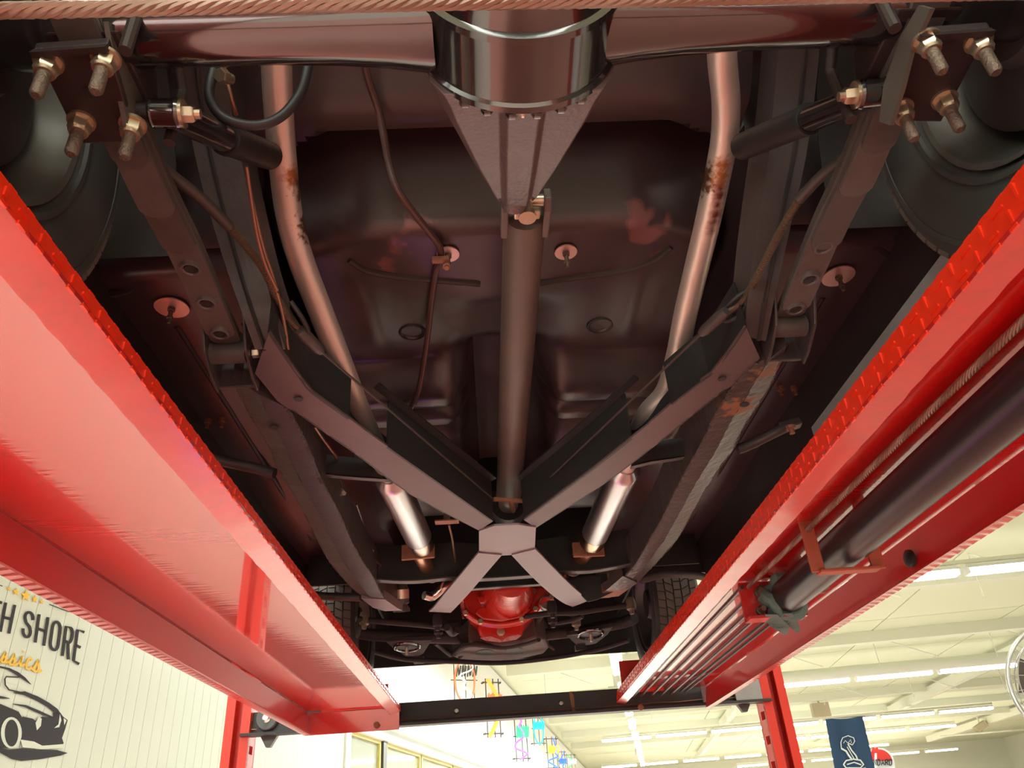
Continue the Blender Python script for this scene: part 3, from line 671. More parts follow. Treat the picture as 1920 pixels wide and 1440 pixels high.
obj('cable_guide', MB().box(P(.70, 3.4, .55), (.36, .06, .012)), m_red2, rr_, smooth=0)
obj('rubber_plug', MB().lathe(at(1709, 1047, x=.899), (-1, 0, 0), [(0, .02), (.008, .02), (.012, .014)], 16), m_rubber, rr_)
# rag knotted round the end of the ram
rg = thing('rag', cy1, 'grey green rag knotted round the lower end of the black ram', 'rag')
knot = MB(); ct = cy1+V((0, .02, 0))
ringp = []
for i in range(33):
    a = 2*PI*i/32; rr = .044+.006*math.sin(5*a)
    ringp.append(ct+V((math.cos(a)*rr, .012*math.sin(3*a), math.sin(a)*rr)))
knot.tube(ringp, [.017+.005*math.sin(4*i*PI/16+1) for i in range(33)], 10, False)
knot.tube([p+V((0, .022, -.004)) for p in ringp], [.014+.004*math.sin(7*i*PI/16) for i in range(33)], 10, False)
knot.lathe(ct+V((0, -.01, 0)), (0, 1, 0), [(0, .03), (.02, .04), (.05, .03), (.06, .01)], 16)
obj('wrap', knot, m_rag, rg)
def tail(px, w):
    p = [at(u, v, h=h) for u, v, h in px]; L = []; Rr = []
    for i, q in enumerate(p):
        L.append(q-right*w[i]/2+fwd*.008*math.sin(i*2)); Rr.append(q+right*w[i]/2-fwd*.008*math.sin(i*2))
    obj('tail', MB().strip(L, Rr, fwd*.006), m_rag, rg, smooth=60)
tail([(1446, 1152, .45), (1456, 1168, .44), (1466, 1178, .43), (1474, 1190, .425)], [.03, .05, .045, .008])
tail([(1478, 1150, .45), (1484, 1166, .44), (1492, 1178, .43), (1497, 1186, .425)], [.02, .03, .026, .01])

# ================================================================== the car
car = thing('car', V((0, 2.0, ZC+DK)), 'black underbody of a classic car on the lift with red engine and twin exhausts', 'car')
def sm(a, b, x): t = max(0., min(1., (x-a)/(b-a))); return t*t*(3-2*t)
# ---- floor pan as one pressed sheet
def floor_h(x, y):
    ax = abs(x)
    if ax > .50 and y < 1.16:                     # wheel house
        return 1.36-.34*sm(1.02, 1.15, y)
    bulge_w = .43
    base = 1.26-.06*sm(.90, 1.0, y)
    base += .035*(sm(.862, .868, y)-sm(.888, .894, y))      # seam of the luggage floor
    rec = 1.33
    h = lerp(base, rec, sm(1.028+.05*sm(.30, .46, ax), 1.05+.05*sm(.30, .46, ax), y))
    d = max(0, ax-(.43-.12*(1-sm(1.03, 1.16, y))))
    seat = 1.055+.012*sm(1.3, 1.65, y)+.30*sm(.0, .08, d)*(1-sm(1.7, 1.75, y))*.5
    h = lerp(h, seat, sm(1.055, 1.17, y-.06*sm(.25, .43, ax)))
    # dish ridges
    h -= .012*math.exp(-((ax-.30)/.035)**2)*sm(1.2, 1.35, y)*(1-sm(1.5, 1.65, y))
    h += .02*sm(1.38, 1.45, y)*(1-sm(.0, .16, ax))*(1-sm(1.6, 1.7, y))
    front = .985
    k = sm(1.62+.03*sm(.05, .3, ax), 1.70+.03*sm(.05, .3, ax), y)
    if ax > .09:
        e = sm(.09, .14, ax)
        h = lerp(h, front, k)
        h += e*.030*(sm(1.765, 1.78, y)-sm(1.80, 1.815, y)) + e*.025*(sm(1.86, 1.87, y)-sm(1.90, 1.91, y))-e*.02*sm(1.93, 1.96, y)*(1-sm(2.05, 2.2, y))
    tun = .13*(1-sm(.07, .15, ax))*sm(1.55, 1.75, y)
    h += tun
    if ax > .50: h = lerp(h, .985, sm(1.10, 1.18, y))
    if y > 2.5: h = lerp(h, h+.25, sm(2.5, 2.8, y)*(1-sm(.36, .42, ax)))
    h += .008*math.sin(y*7)*sm(1.9, 2.1, y)
    return h
xs = [-.86+i*.02 for i in range(87)]; ys = [.42]+[.44+i*.012 for i in range(120)]+[1.88+i*.03 for i in range(39)]
pts = [P(x, y, floor_h(x, y)) for y in ys for x in xs]; nx = len(xs)
mb = MB(); mb.add(pts, [(j*nx+i, j*nx+i+1, (j+1)*nx+i+1, (j+1)*nx+i) for j in range(len(ys)-1) for i in range(nx-1)])
fp = obj('floor_pan', mb, m_pan, car, smooth=50)
sld = fp.modifiers.new('sheet', 'SOLIDIFY'); sld.thickness = .004; sld.offset = -1
def fl_at(u, v, dz=0):           # where the line of sight meets the pressed floor
    h = 1.1
    for _ in range(25):
        p = at(u, v, h=h); h = .5*h+.5*(floor_h(p.x, p.y)-dz)
    return at(u, v, h=h)
for u, v, r in ((773, 621, .028), (1125, 608, .028)):
    c = fl_at(u, v, .003)
    obj('plug_groove', MB().tube([c+V((math.cos(a)*r*1.05, math.sin(a)*r*1.05, -.003)) for a in [2*PI*i/32 for i in range(33)]], .0035, 8), m_web, fp)
    pg = obj('floor_plug', MB().lathe(c, (0, 0, -1), [(-.004, r*.8), (.001, r*.8), (.002, r*.86), (.0045, r*.92), (.005, r*1.12), (.001, r*1.2)], 28), m_pan, fp, label='round pressed floor plug')
for u, v, du in ((840, 477, 0), (1061, 473, 0), (322, 577, 0), (1572, 518, 0)):
    c = fl_at(u, v, .009)
    obj('body_washer', MB().lathe(c, (0, 0, -1), [(-.002, .034 if u < 400 or u > 1500 else .0235), (.001, .034 if u < 400 or u > 1500 else .0235)], 32), m_wash, fp, label='shiny round washer')
    obj('body_bolt', MB().lathe(c, (0, 0, -1), [(0, .0075), (.008, .0075), (.0085, .0045), (.022, .0045), (.0225, .0065), (.028, .0065), (.0285, .004), (.038, .0036)], 10), m_stud, fp)
def run(px, name, r, m, par, n=6, seg=8, label=None):
    p = spline([at(u, v, h=h) for u, v, h in px], n); return obj(name, MB().tube(p, r, seg), m, par, label=label)
def frun(px, name, r, m, par, dz=.004, n=6): return obj(name, MB().tube(spline([fl_at(u, v, dz) for u, v in px], n), r, 8), m, par)
frun([(655, 487), (690, 508), (760, 520), (830, 526), (900, 532)], 'stiffening_bead', .0075, m_under, fp)
frun([(1010, 531), (1080, 520), (1160, 508), (1220, 490), (1258, 463)], 'stiffening_bead', .0075, m_under, fp)
for u, v in ((417, 788), (390, 790), (1463, 728), (1489, 728)):
    c = at(u, v, h=.975); obj('body_bolt', MB().lathe(c, (0, 0, -1), [(-.01, .009), (.006, .009), (.0065, .005), (.02, .005)], 8), m_rust, fp)
for s in (-1, 1):     # ribs pressed into the outer floors and the sill behind the runway
    for x in (.56, .62, .70):
        obj('floor_rib', MB().tube([P(s*x, 1.35, .985), P(s*x, 2.7, .985)], .008, 8), m_under, fp)
    sill = MB().sweep([P(s*.785, .98, .99), P(s*.79, .98, .83), P(s*.80, .98, .815), P(s*.84, .98, .80), P(s*.90, .98, .86), P(s*.90, .98, 1.05)], V((0, 0, 0)), V((0, 1, 0)), 2.0)
    sl_ = obj('sill', sill, m_under, car, smooth=20)
    obj('pinch_flange', MB().box(P(s*.785, 1.36, .835), (.012, .76, .045)), m_grey, sl_, smooth=0)
    obj('sill_bracket', MB().sweep([P(s*.66, 0, .985), P(s*.66, 0, .95), P(s*.79, 0, .90), P(s*.79, 0, .985)], V((0, 1.87, 0)), V((0, 1, 0)), .08), m_under, sl_, smooth=0)
    # wheel house lining: inner wall and the roof over the tyre
    wh = MB(); arc_ = [(.615+.44*math.cos(a), .92+.42*math.sin(a)) for a in [PI*i/14 for i in range(15)]]
    wh.strip([P(s*.60, y, h) for y, h in arc_], [P(s*.90, y, h) for y, h in arc_], (0, 0, .004))
    obj('wheel_house', wh, m_under, car)
    obj('wheel_house_seam', MB().tube([at(u, v, h=h) for u, v, h in (((150, 560, .97), (240, 540, .99), (300, 505, 1.0), (345, 500, 1.0)) if s < 0 else ((1590, 455, 1.0), (1640, 460, .99), (1690, 495, .98), (1740, 500, .97)))], .012, 8), m_under, car)

# ---- frame
def edge(px, h0, h1): n = len(px)-1; return [at(u, v, h=lerp(h0, h1, i/n)) for i, (u, v) in enumerate(px)]
RLo = [(435,716),(462,780),(482,812),(507,855),(515,878),(528,900),(542,923),(567,968),(593,1016),(613,1055),(635,1083),(660,1110),(677,1123),(710,1146)]
RLi = [(535,763),(547,782),(560,806),(573,833),(582,855),(598,895),(608,915),(637,970),(657,1015),(675,1048),(698,1082),(713,1112),(722,1125),(745,1142)]
RRo = [(1478,658),(1457,710),(1442,742),(1410,790),(1390,822),(1377,852),(1348,890),(1327,923),(1302,965),(1273,1016),(1237,1057),(1220,1075),(1195,1100),(1165,1121)]
RRi = [(1420,680),(1382,716),(1362,748),(1342,780),(1327,813),(1305,853),(1283,893),(1265,927),(1243,972),(1220,1012),(1193,1057),(1178,1075),(1152,1100),(1122,1121)]
for nm, o_, i_, m in (('l', RLo, RLi, m_frame), ('r', RRo, RRi, m_frame_r)):
    Lo, Li = edge(o_, .75, .72), edge(i_, .75, .72)
    Lm = [lerp(b, a, .52 if nm == 'l' else .46) for a, b in zip(Lo, Li)]; Lo = [p+V((0, 0, .013)) for p in Lo]
    fr = obj('frame_rail', MB().strip(Lm, Li, (0, 0, .115), 6, .0012).strip(Lo, Lm, (0, 0, .10), 6, .0012), m, car, smooth=50)
    obj('weld_bead', MB().tube([p+V((0, 0, .002)) for p in spline(Li[:-1], 12)], [random.uniform(.002, .0055) for _ in range(12*(len(Li)-2)+1)], 6), m, fr)
    obj('rough_edge', MB().tube([p+V((0, 0, .002)) for p in spline(Lo[:-1], 12)], [random.uniform(.0015, .004) for _ in range(12*(len(Lo)-2)+1)], 6), m, fr)
    for u, v in (((514, 801),) if nm == 'l' else ((1396, 758),)):
        c = at(u, v, h=.744); obj('drain_hole', MB().lathe(c, (0, 0, -1), [(0, .010), (.0012, .010)], 20), m_web, fr)
# kick-up of the rails over the axle
KLo = [(478,655),(455,590),(430,520),(405,440),(378,345),(355,240),(340,140),(335,60)]
KLi = [(535,655),(515,590),(498,520),(480,440),(462,345),(440,240),(425,140),(420,60)]
KRo = [(1436,640),(1452,560),(1470,480),(1490,390),(1510,300),(1525,200),(1535,110),(1540,40)]
KRi = [(1395,630),(1402,560),(1412,480),(1425,390),(1440,300),(1450,200),(1458,110),(1460,40)]
hk = [.755, .80, .86, .92, .99, 1.06, 1.10, 1.12]
for o_, i_ in ((KLo, KLi), (KRo, KRi)):
    Lo = [at(u, v, h=h) for (u, v), h in zip(o_, hk)]; Li = [at(u, v, h=h) for (u, v), h in zip(i_, hk)]
    k = obj('rail_kickup', MB().strip(spline(Lo, 4), spline(Li, 4), (0, 0, .10)), m_frame, car, smooth=40)
    obj('weld_bead', MB().tube([lerp(a, b, .35)-V((0, 0, .002)) for a, b in zip(spline(Lo, 4), spline(Li, 4))], .004, 6), m_under, k)
# X member: bottom plates, upright webs, top flanges
ALi = [(505,622),(537,670),(567,712),(588,737),(655,785),(698,817),(800,889),(925,977)]
ALo = [(478,700),(520,752),(540,766),(560,777),(613,815),(667,852),(770,928),(898,995)]
ARi = [(1398,612),(1363,663),(1333,700),(1313,715),(1258,758),(1213,798),(1110,880),(982,975)]
ARo = [(1425,672),(1382,716),(1365,728),(1345,743),(1298,780),(1230,835),(1130,910),(1005,990)]
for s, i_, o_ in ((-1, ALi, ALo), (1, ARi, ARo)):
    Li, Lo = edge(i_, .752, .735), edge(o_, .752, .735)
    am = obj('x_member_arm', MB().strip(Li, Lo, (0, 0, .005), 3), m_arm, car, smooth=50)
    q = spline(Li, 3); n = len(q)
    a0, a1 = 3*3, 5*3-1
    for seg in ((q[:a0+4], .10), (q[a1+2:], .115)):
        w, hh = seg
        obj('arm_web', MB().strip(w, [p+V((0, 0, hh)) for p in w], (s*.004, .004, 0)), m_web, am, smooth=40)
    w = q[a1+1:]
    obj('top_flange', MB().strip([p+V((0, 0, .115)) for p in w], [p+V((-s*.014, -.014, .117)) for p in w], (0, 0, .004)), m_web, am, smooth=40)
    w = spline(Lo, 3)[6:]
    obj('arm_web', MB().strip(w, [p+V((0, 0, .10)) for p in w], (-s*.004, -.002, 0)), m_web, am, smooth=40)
    for u, v in (((560, 748),) if s < 0 else ((1354, 710),)):
        c = at(u, v, h=.744); obj('drain_hole', MB().lathe(c, (0, 0, -1), [(0, .0085), (.0012, .0085)], 20), m_web, am)
CP = [(898,996),(927,986),(973,984),(1005,989),(1003,1031),(960,1041),(940,1042),(898,1033)]
obj('centre_plate', MB().prism([at(u, v, h=.731) for u, v in CP], (0, 0, .006)), m_strap, car, smooth=0, bevel=.001, label='pale grey plate at the middle of the X brace')
SL = ([(897,1037),(866,1075),(835,1112),(814,1138),(804,1147)], [(941,1041),(910,1077),(880,1112),(857,1137),(845,1149)])
SR = ([(959,1041),(993,1077),(1027,1109),(1055,1130),(1074,1138)], [(1004,1030),(1035,1062),(1065,1092),(1093,1117),(1105,1126)])
for a, b in (SL, SR):
    hs = [.727, .722, .716, .712, .722]
    L, Rr = [at(u, v, h=h) for (u, v), h in zip(a, hs)], [at(u, v, h=h) for (u, v), h in zip(b, hs)]
    obj('brace_strap', MB().strip(spline(L, 4), spline(Rr, 4), (0, 0, .006)), m_strap, car, smooth=50, label='flat grey strap of the X brace')
# cross member behind the engine
for px, hh, w in (([(700,1091),(740,1094),(783,1094),(850,1088),(900,1090),(1005,1083),(1057,1077),(1107,1075),(1150,1068),(1187,1062)], .745, .03), ([(870,1109),(900,1106),(960,1102),(1030,1097)], .742, .02)):
    p = [at(u, v, h=hh) for u, v in px]
    cmb = obj('cross_member', MB().strip(spline(p, 3), [q-V((0, w, 0)) for q in spline(p, 3)], (0, 0, .004)), m_frame, car, smooth=40)
    obj('member_web', MB().strip([q-V((0, .0, 0)) for q in spline(p, 3)], [q+V((0, .0, .13)) for q in spline(p, 3)], (0, .004, 0)), m_web, cmb, smooth=40)
# outriggers to the sills
def trunk(px, r, name, m=m_frame, n=5): return run(px, name, r, m, car, n, 12)
og = trunk([(370, 852, .83), (415, 864, .825), (470, 876, .82), (515, 888, .80)], .013, 'outrigger')
og = trunk([(1383, 843, .80), (1410, 832, .81), (1450, 812, .82), (1475, 800, .83)], .013, 'outrigger')
obj('outrigger_foot', MB().bar(at(1460, 803, h=.83), at(1500, 792, h=.84), .03, .02), m_frame, og, smooth=0, bevel=.003)
obj('mount_bolt', MB().lathe(at(1482, 799, h=.815), (0, 0, -1), [(0, .012), (.008, .012), (.009, .007), (.02, .007)], 8), m_rust, og)
trunk([(560, 1108, .80), (600, 1117, .79), (640, 1119, .77), (680, 1120, .74)], .014, 'outrigger'); trunk([(1200, 1088, .74), (1242, 1077, .76), (1290, 1077, .78), (1330, 1084, .80)], .014, 'outrigger')
for px in ([(600, 893), (640, 898), (690, 902), (740, 905)], [(1182, 880), (1220, 871), (1262, 865), (1300, 858)]):
    p = [at(u, v, h=.775) for u, v in px]; b = obj('pipe_hanger', MB().strip(p, [q+V((0, -.022, 0)) for q in p], (0, 0, .004)), m_frame, car, smooth=40)
    obj('hanger_web', MB().strip([q-V((0, .022, 0)) for q in p], [q+V((0, -.022, .05)) for q in p], (0, .004, 0)), m_web, b, smooth=40)

# ---- leaf springs, shackles, clamp plates
def hex_nut(mb, p, ax, r, t): mb.lathe(p, ax, [(0, r), (t*.8, r), (t, r*.85)], 6)
for s in (-1, 1):
    lx = (lambda u: u) if s < 0 else (lambda u: u)
    if s < 0: A0, A1, A2 = at(247, 288, h=.815), at(345, 490, h=.80), at(425, 655, h=.775)
    else:     A0, A1, A2 = at(1672, 262, h=.815), at(1560, 440, h=.80), at(1487, 605, h=.775)
    back = A0+(A0-A1)*2.2+V((0, 0, .06))
    main = spline([back, A0, A1, A2], 8)
    main = [V((s*.513, p.y, p.z)) for p in main]
    wv = V((.026, 0, 0))
    lf = obj('leaf_spring', MB().strip([p-wv+V((0, 0, .028)) for p in main], [p+wv+V((0, 0, .028)) for p in main], (0, 0, .006)), m_spring, car, smooth=40)
    yend = [9, 1.14, 1.04, .93, .83]
    ytab = [A2.y+.02, A2.y-.02, .915 if s < 0 else .97, .835, .755]
    for k in range(5):
        q = [p+V((0, 0, .0224-.0075*k)) for p in main if p.y < ytab[k]]
        if k: pass
        w = wv*(1-.02*k)
        L, Rr = [p-w for p in q], [p+w for p in q]
        tip = q[-1]+V((0, .018, 0))
        e = [q[-1]+V((math.cos(a)*w.x, math.sin(a)*.018, 0)) for a in [PI*i/6 for i in range(7)]]
        m2 = MB().strip(L, Rr, (0, 0, .0066)); m2.prism(e, (0, 0, .0066))
        obj('leaf', m2, m_spring2 if k % 2 else m_spring, lf, smooth=30)
    for u, v in (((354, 500), (387, 565), (417, 622)) if s < 0 else ((1552, 459), (1514, 520), (1490, 576))):
        h0 = min(main, key=lambda p: (p-at(u, v, h=p.z-ZC)).length); hh = h0.z-ZC+.014
        c = at(u, v, h=hh); c.x = s*.513
        obj('rivet_shade', MB().lathe(c+V((0, 0, -.0052)), (0, 0, -1), [(-.003, .0095), (.001, .0095)], 18), m_web, lf)  # dark disc: shade of the rivet's dimpled centre given as colour
        obj('clip_rivet', MB().lathe(c+V((0, 0, .004)), (0, 0, -1), [(-.004, .0175), (.006, .0175), (.011, .0155), (.0115, .0125), (.007, .0095), (.006, .001)], 20), m_spring2, lf)  # paler ring: highlight of the rim put into the colour
    # front hanger
    e = V((s*.513, A2.y+.035, A2.z))
    hg = MB()
    for dx in (-.036, .036):
        pr = [e+V((dx, -.07, .05)), e+V((dx, -.035, -.005)), e+V((dx, .02, -.03)), e+V((dx, .055, -.035)), e+V((dx, .06, .05))]
        hg.prism(pr, (.005, 0, 0))
    hg.box(e+V((0, .055, .01)), (.075, .008, .07))
    h_ = obj('spring_hanger', hg, m_frame_r, car, smooth=0, bevel=.0015)
    obj('bushing', MB().lathe(e+V((-.032, -.005, .012)), (1, 0, 0), [(0, .02), (.064, .02)], 16), m_spring, h_)
    bh = MB(); hex_nut(bh, e+V((-s*.042, -.005, .01)), (-s, 0, 0), .0095, .013); obj('bolt_head', bh, m_zinc, h_, label='shiny hanger bolt')
    # clamp plate with four studs under the axle
    if s < 0: C4, N4 = [(62, 92), (202, 82), (256, 266), (150, 270)], [(88, 125), (196, 118), (150, 236), (247, 242)]
    else:     C4, N4 = [(1722, 62), (1858, 52), (1765, 229), (1664, 227)], [(1741, 84), (1839, 86), (1775, 194), (1692, 212)]
    pl_ = obj('spring_plate', MB().prism([at(u, v, h=.795) for u, v in C4], (0, 0, .012)), m_plate, car, smooth=0, bevel=.002)
    a, b = at(*C4[0], h=.795), at(*C4[1], h=.795); obj('plate_lip', MB().hexa([a, b, b+V((0, .008, 0)), a+V((0, .008, 0))], [a+V((0, -.004, -.011)), b+V((0, -.004, -.011)), b+V((0, .004, -.011)), a+V((0, .004, -.011))]), m_plate, pl_, smooth=0)
    for u, v in N4:
        c = at(u, v, h=.785)
        obj('washer', MB().lathe(c+V((0, 0, .010)), (0, 0, -1), [(0, .0165), (.004, .0165)], 20), m_zinc, pl_)
        nb = MB(); hex_nut(nb, c+V((0, 0, .006)), (0, 0, -1), .0135, .016); nb.lathe(c+V((0, 0, -.010)), (0, 0, -1), [(0, .012), (.003, .0105)], 16)
        obj('nut', nb, m_zinc, pl_)
        obj('stud', MB().lathe(c, (0, 0, -1), [(0, .0078), (.046, .0078), (.05, .0055)], 12), m_stud, pl_, label='rusty threaded stud')
    c = at((172 if s < 0 else 1762), (174 if s < 0 else 128), h=.7945); obj('pilot_hole', MB().lathe(c, (0, 0, -1), [(0, .009), (.001, .009)], 16), m_web, pl_)
    # spring pad and axle perch above the spring
    obj('axle_perch', MB().hexa([P(s*.47, .57, .845), P(s*.555, .57, .845), P(s*.555, .70, .845), P(s*.47, .70, .845)], [P(s*.47, .60, .90), P(s*.555, .60, .90), P(s*.555, .67, .90), P(s*.47, .67, .90)]), m_plate, car, smooth=0, bevel=.003)
    obj('axle_clamp', MB().tube([P(s*.45, .565, .80), P(s*.45, .565, .90), P(s*.45, .60, .935), P(s*.45, .66, .935), P(s*.45, .70, .90), P(s*.45, .70, .80)], .0078, 10), m_plate, car)
    cpx = [(203, 40), (228, 55), (265, 140), (270, 245), (243, 250), (222, 150)] if s < 0 else [(1722, 10), (1744, 16), (1706, 100), (1690, 165), (1668, 235), (1648, 228), (1656, 160), (1690, 66)]
    obj('clip_plate', MB().prism([at(u, v, x=s*.478) for u, v in cpx], (s*.006, 0, 0)), m_clip, car, smooth=0)
    # shock absorber
    if s < 0: e0, e1, q0, q1, q2 = at(282, 212, h=.82), at(340, 213, h=.82), at(352, 228, h=.845), at(425, 262, h=.93), at(505, 292, h=1.02)
    else:     e0, e1, q0, q1, q2 = at(1665, 172, h=.82), at(1606, 178, h=.82), at(1600, 190, h=.845), at(1512, 225, h=.92), at(1392, 275, h=1.02)
    ax = (e1-e0).normalized(); L = (e1-e0).length
    ea = obj('shock_absorber', MB().tube([lerp(e0, e1, .6), q0, q1], [.019, .0195, .0205], 20), m_gloss, car, label='gloss black telescopic shock absorber')
    obj('dust_tube', MB().tube([q1, q2], [.0235, .0235], 24), m_under, ea); obj('tube_ring', MB().tube([q1-(q2-q1)*.04, q1+(q2-q1)*.03], .0245, 24), m_web, ea)
    obj('lower_eye', MB().lathe(e0, ax, [(0, .014), (.001, .019), (L*.1, .020), (L*.15, .0185), (L*.85, .0185), (L*.9, .0205), (L, .0195)], 24), m_gloss, ea)
    obj('washer', MB().lathe(e1, ax, [(0, .018), (.004, .018)], 20), m_zinc, ea)
    nb = MB(); hex_nut(nb, e1+ax*.004, ax, .0115, .013); nb.lathe(e1, ax, [(.0, .007), (.024, .0065)], 10); obj('nut', nb, m_zinc, ea)
    obj('stud', MB().tube([e0-ax*.045, e0], .014, 14), m_plate, ea)

# ---- rear axle
AY, AH = .60, .885
axm = MB()
for s in (-1, 1): axm.tube([P(s*x, AY, AH) for x in (.66, .42, .30, .22, .16, .10)], [.042, .042, .042, .045, .05, .058], 28)
rax = obj('rear_axle', axm, m_gloss, car, label='gloss black rear axle')
hc = P(.008, .545, AH+.012)
obj('differential_housing', MB().lathe(hc, (0, 1, 0), [(-.10, .03), (-.09, .06), (-.06, .095), (-.03, .112), (-.004, .119), (-.002, .127), (.006, .128), (.010, .1225), (.088, .1245), (.091, .129), (.100, .129), (.103, .122)], 56), m_gloss, rax, label='gloss black differential drum')
def sect(y, w, top, bot, rib):
    return [P(.008+x, y, h) for x, h in ((-w, top), (-w, lerp(top, bot, .78)), (-w*.85, lerp(top, bot, .93)), (-rib*1.45, bot+.010), (-rib, bot-.004), (rib, bot-.004), (rib*1.45, bot+.010), (w*.85, lerp(top, bot, .93)), (w, lerp(top, bot, .78)), (w, top))]
pin = [sect(*a) for a in ((.640, .118, .99, .788, .022), (.660, .110, .985, .793, .021), (.70, .100, .975, .805, .020), (.80, .068, .955, .832, .0185), (.89, .036, .94, .858, .0165), (.905, .030, .936, .866, .0155))]
cm_ = MB(); n = 10; cm_.add([p for r in pin for p in r], [(i*n+k, i*n+(k+1) % n, (i+1)*n+(k+1) % n, (i+1)*n+k) for i in range(5) for k in range(n)]+[tuple(range(n-1, -1, -1)), tuple(5*n+k for k in range(n))])
cr = obj('pinion_carrier', cm_, m_cast, rax, smooth=25, bevel=.003, label='tapering cast pinion carrier')
for k in range(10):
    a = -PI/2+(k-4.5)*.27
    c = hc+V((math.cos(a)*.118, .104, math.sin(a)*.118)); nb = MB(); hex_nut(nb, c, (0, 1, 0), .008, .01); obj('bolt_head', nb, m_gloss, rax)
obj('drip', MB().lathe(at(980, 212, h=.79), (0, .3, -1), [(-.004, .004), (.002, .005), (.006, .002)], 8), m_wash, cr)
# ---- universal joint and drive shaft
d0, d1 = at(984, 405, h=.925), at(953, 948, h=.872)
sd = (d1-d0).normalized(); sx = sd.cross(V((0, 0, 1))).normalized(); sz = sx.cross(sd)
ds = obj('drive_shaft', MB().tube([d0, lerp(d0, d1, .03), lerp(d0, d1, .94), lerp(d0, d1, .955), d1], [.034, .037, .037, .031, .03], 36), m_shaft, car)
uj = d0-sd*.036
yk_ = MB().lathe(P(.008, .90, .905), sd, [(0, .026), (.02, .026), (.024, .021), (.045, .021)], 24)
obj('pinion_flange', yk_, m_cast, ds)
for s in (-1, 1):
    pr = [d0+sx*s*.042+sd*.035+sz*.020, d0+sx*s*.042+sd*.035-sz*.020, d0+sx*s*.043-sd*.03-sz*.022, d0+sx*s*.043-sd*.052-sz*.012, d0+sx*s*.043-sd*.052+sz*.012, d0+sx*s*.043-sd*.03+sz*.022]
    obj('yoke_ear', MB().prism(pr, -sx*s*.013), m_shaft, ds, smooth=0, bevel=.003)
cx_ = MB().tube([uj-sx*.036, uj+sx*.036], .0105, 14).tube([uj-sz*.034, uj+sz*.034], .0105, 14).lathe(uj-sz*.036, -sz, [(-.006, .015), (.006, .015)], 14)
obj('joint_cross', cx_, m_zinc, ds, label='bright universal joint cross')
obj('bearing_cap', MB().box(uj-sz*.030, (.044, .018, .014), (sx, sd, sz)), m_zinc, ds, smooth=0, bevel=.003)
obj('centre_bearing', MB().tube([d1-sd*.01, d1+sd*.05], .052, 24).tube([d1+sd*.01, d1+sd*.04], .045, 24), m_web, ds)

# ---- exhaust: tail pipes, polished mufflers, flanges, front pipes
EL = [(516,40,1.13),(518,110,1.10),(522,200,1.075),(530,300,1.045),(541,395,1.01),(562,480,.97),(598,575,.925),(636,672,.88),(672,765,.845),(705,840,.815),(735,903,.80)]
ER = [(1353,30,1.13),(1354,110,1.10),(1361,190,1.08),(1358,260,1.06),(1345,330,1.035),(1326,420,.995),(1304,510,.955),(1284,595,.915),(1269,670,.88),(1248,735,.85),(1212,778,.83),(1190,830,.815),(1170,885,.80)]
for px, mf, fx_, sp in ((EL, ((733, 897), (791, 1022)), (784, 1034), (810, 1080)), (ER, ((1171, 880), (1109, 1016)), (1103, 1030), (1074, 1068))):
    e = run(px, 'exhaust_pipe', .0245, m_exh, car, 8, 24)
    m0, m1 = at(*mf[0], h=.80), at(*mf[1], h=.79); d = (m1-m0).normalized(); L = (m1-m0).length
    mu = obj('muffler', MB().lathe(m0, d, [(-.02, .026), (0, .040), (.02, .0405), (L-.012, .0405), (L, .037), (L+.004, .026)], 36), m_chrome, car, label='polished round muffler')
    mr_ = obj('heat_tint', MB().lathe(m0+d*(L-.075), d, [(0, .0408), (.064, .0408), (.074, .038)], 36, False), mat('heat_tinted_steel', (.62, .40, .22), .2, 1., var=.8, vscale=9, vcol=(.45, .42, .5)), mu)
    f0 = at(*fx_, h=.795); w = d.cross(V((0, 0, 1))).normalized()
    fl = obj('exhaust_flange', MB().box(f0, (.105, .010, .05), (w, d, w.cross(d))), m_rust, car, smooth=0, bevel=.003)
    for s in (-1, 1):
        c = f0+w*s*.042-d*.002; nb = MB(); hex_nut(nb, c+d*.005, d, .009, .010); nb.lathe(c, d, [(0, .005), (.045, .005)], 8); obj('flange_bolt', nb, m_zinc, fl)
    obj('front_pipe', MB().tube(spline([f0, at(*lerp(V(fx_), V(sp), .6), h=.80), at(*sp, h=.81), at(*sp, h=.81)+V((0, .25, .12))], 5), .0245, 20), mat('copper_toned_pipe', (.55, .27, .17), .3, .85, var=.4, vscale=20), fl)

# ---- brake lines, fuel line, hoses, hand brake cables
fuel = run([(676, 70, 1.20), (688, 140, 1.19), (712, 215, 1.17), (728, 300, 1.10), (745, 355, 1.045), (775, 398, 1.03), (806, 437, 1.03), (824, 462, 1.035), (826, 486, 1.035), (817, 510, 1.04), (809, 560, 1.04), (803, 620, 1.035), (793, 690, 1.0), (783, 738, .965), (768, 768, .95), (748, 790, .95)], 'fuel_line', .0072, m_line, car, 6, 10)
cl = at(826, 487, h=1.02); obj('line_clip', MB().box(cl, (.034, .012, .010)).lathe(cl+V((.012, .003, -.012)), (0, -.5, -1), [(0, .008), (.008, .008), (.009, .005), (.016, .005)], 10), m_rust, fuel)
hose = run([(413, 95, 1.02), (398, 140, .98), (393, 180, .95), (410, 213, .93), (445, 231, .92), (490, 234, .92), (530, 216, .94), (560, 180, .97), (574, 140, 1.0), (580, 90, 1.04)], 'brake_hose', .0075, m_rubber, car, 6, 12)
hf = at(421, 143, h=.965); nb = MB(); hex_nut(nb, hf, (-.2, -.6, -.6), .011, .014); nb.lathe(hf+V((0, .02, .02)), (-.2, -.6, -.6), [(0, .008), (.02, .008)], 12); obj('hose_union', nb, m_zinc, hose)
run([(416, 100, 1.03), (424, 145, 1.02), (434, 185, 1.0), (443, 215, 1.0)], 'brake_line', .0035, m_copper, car)
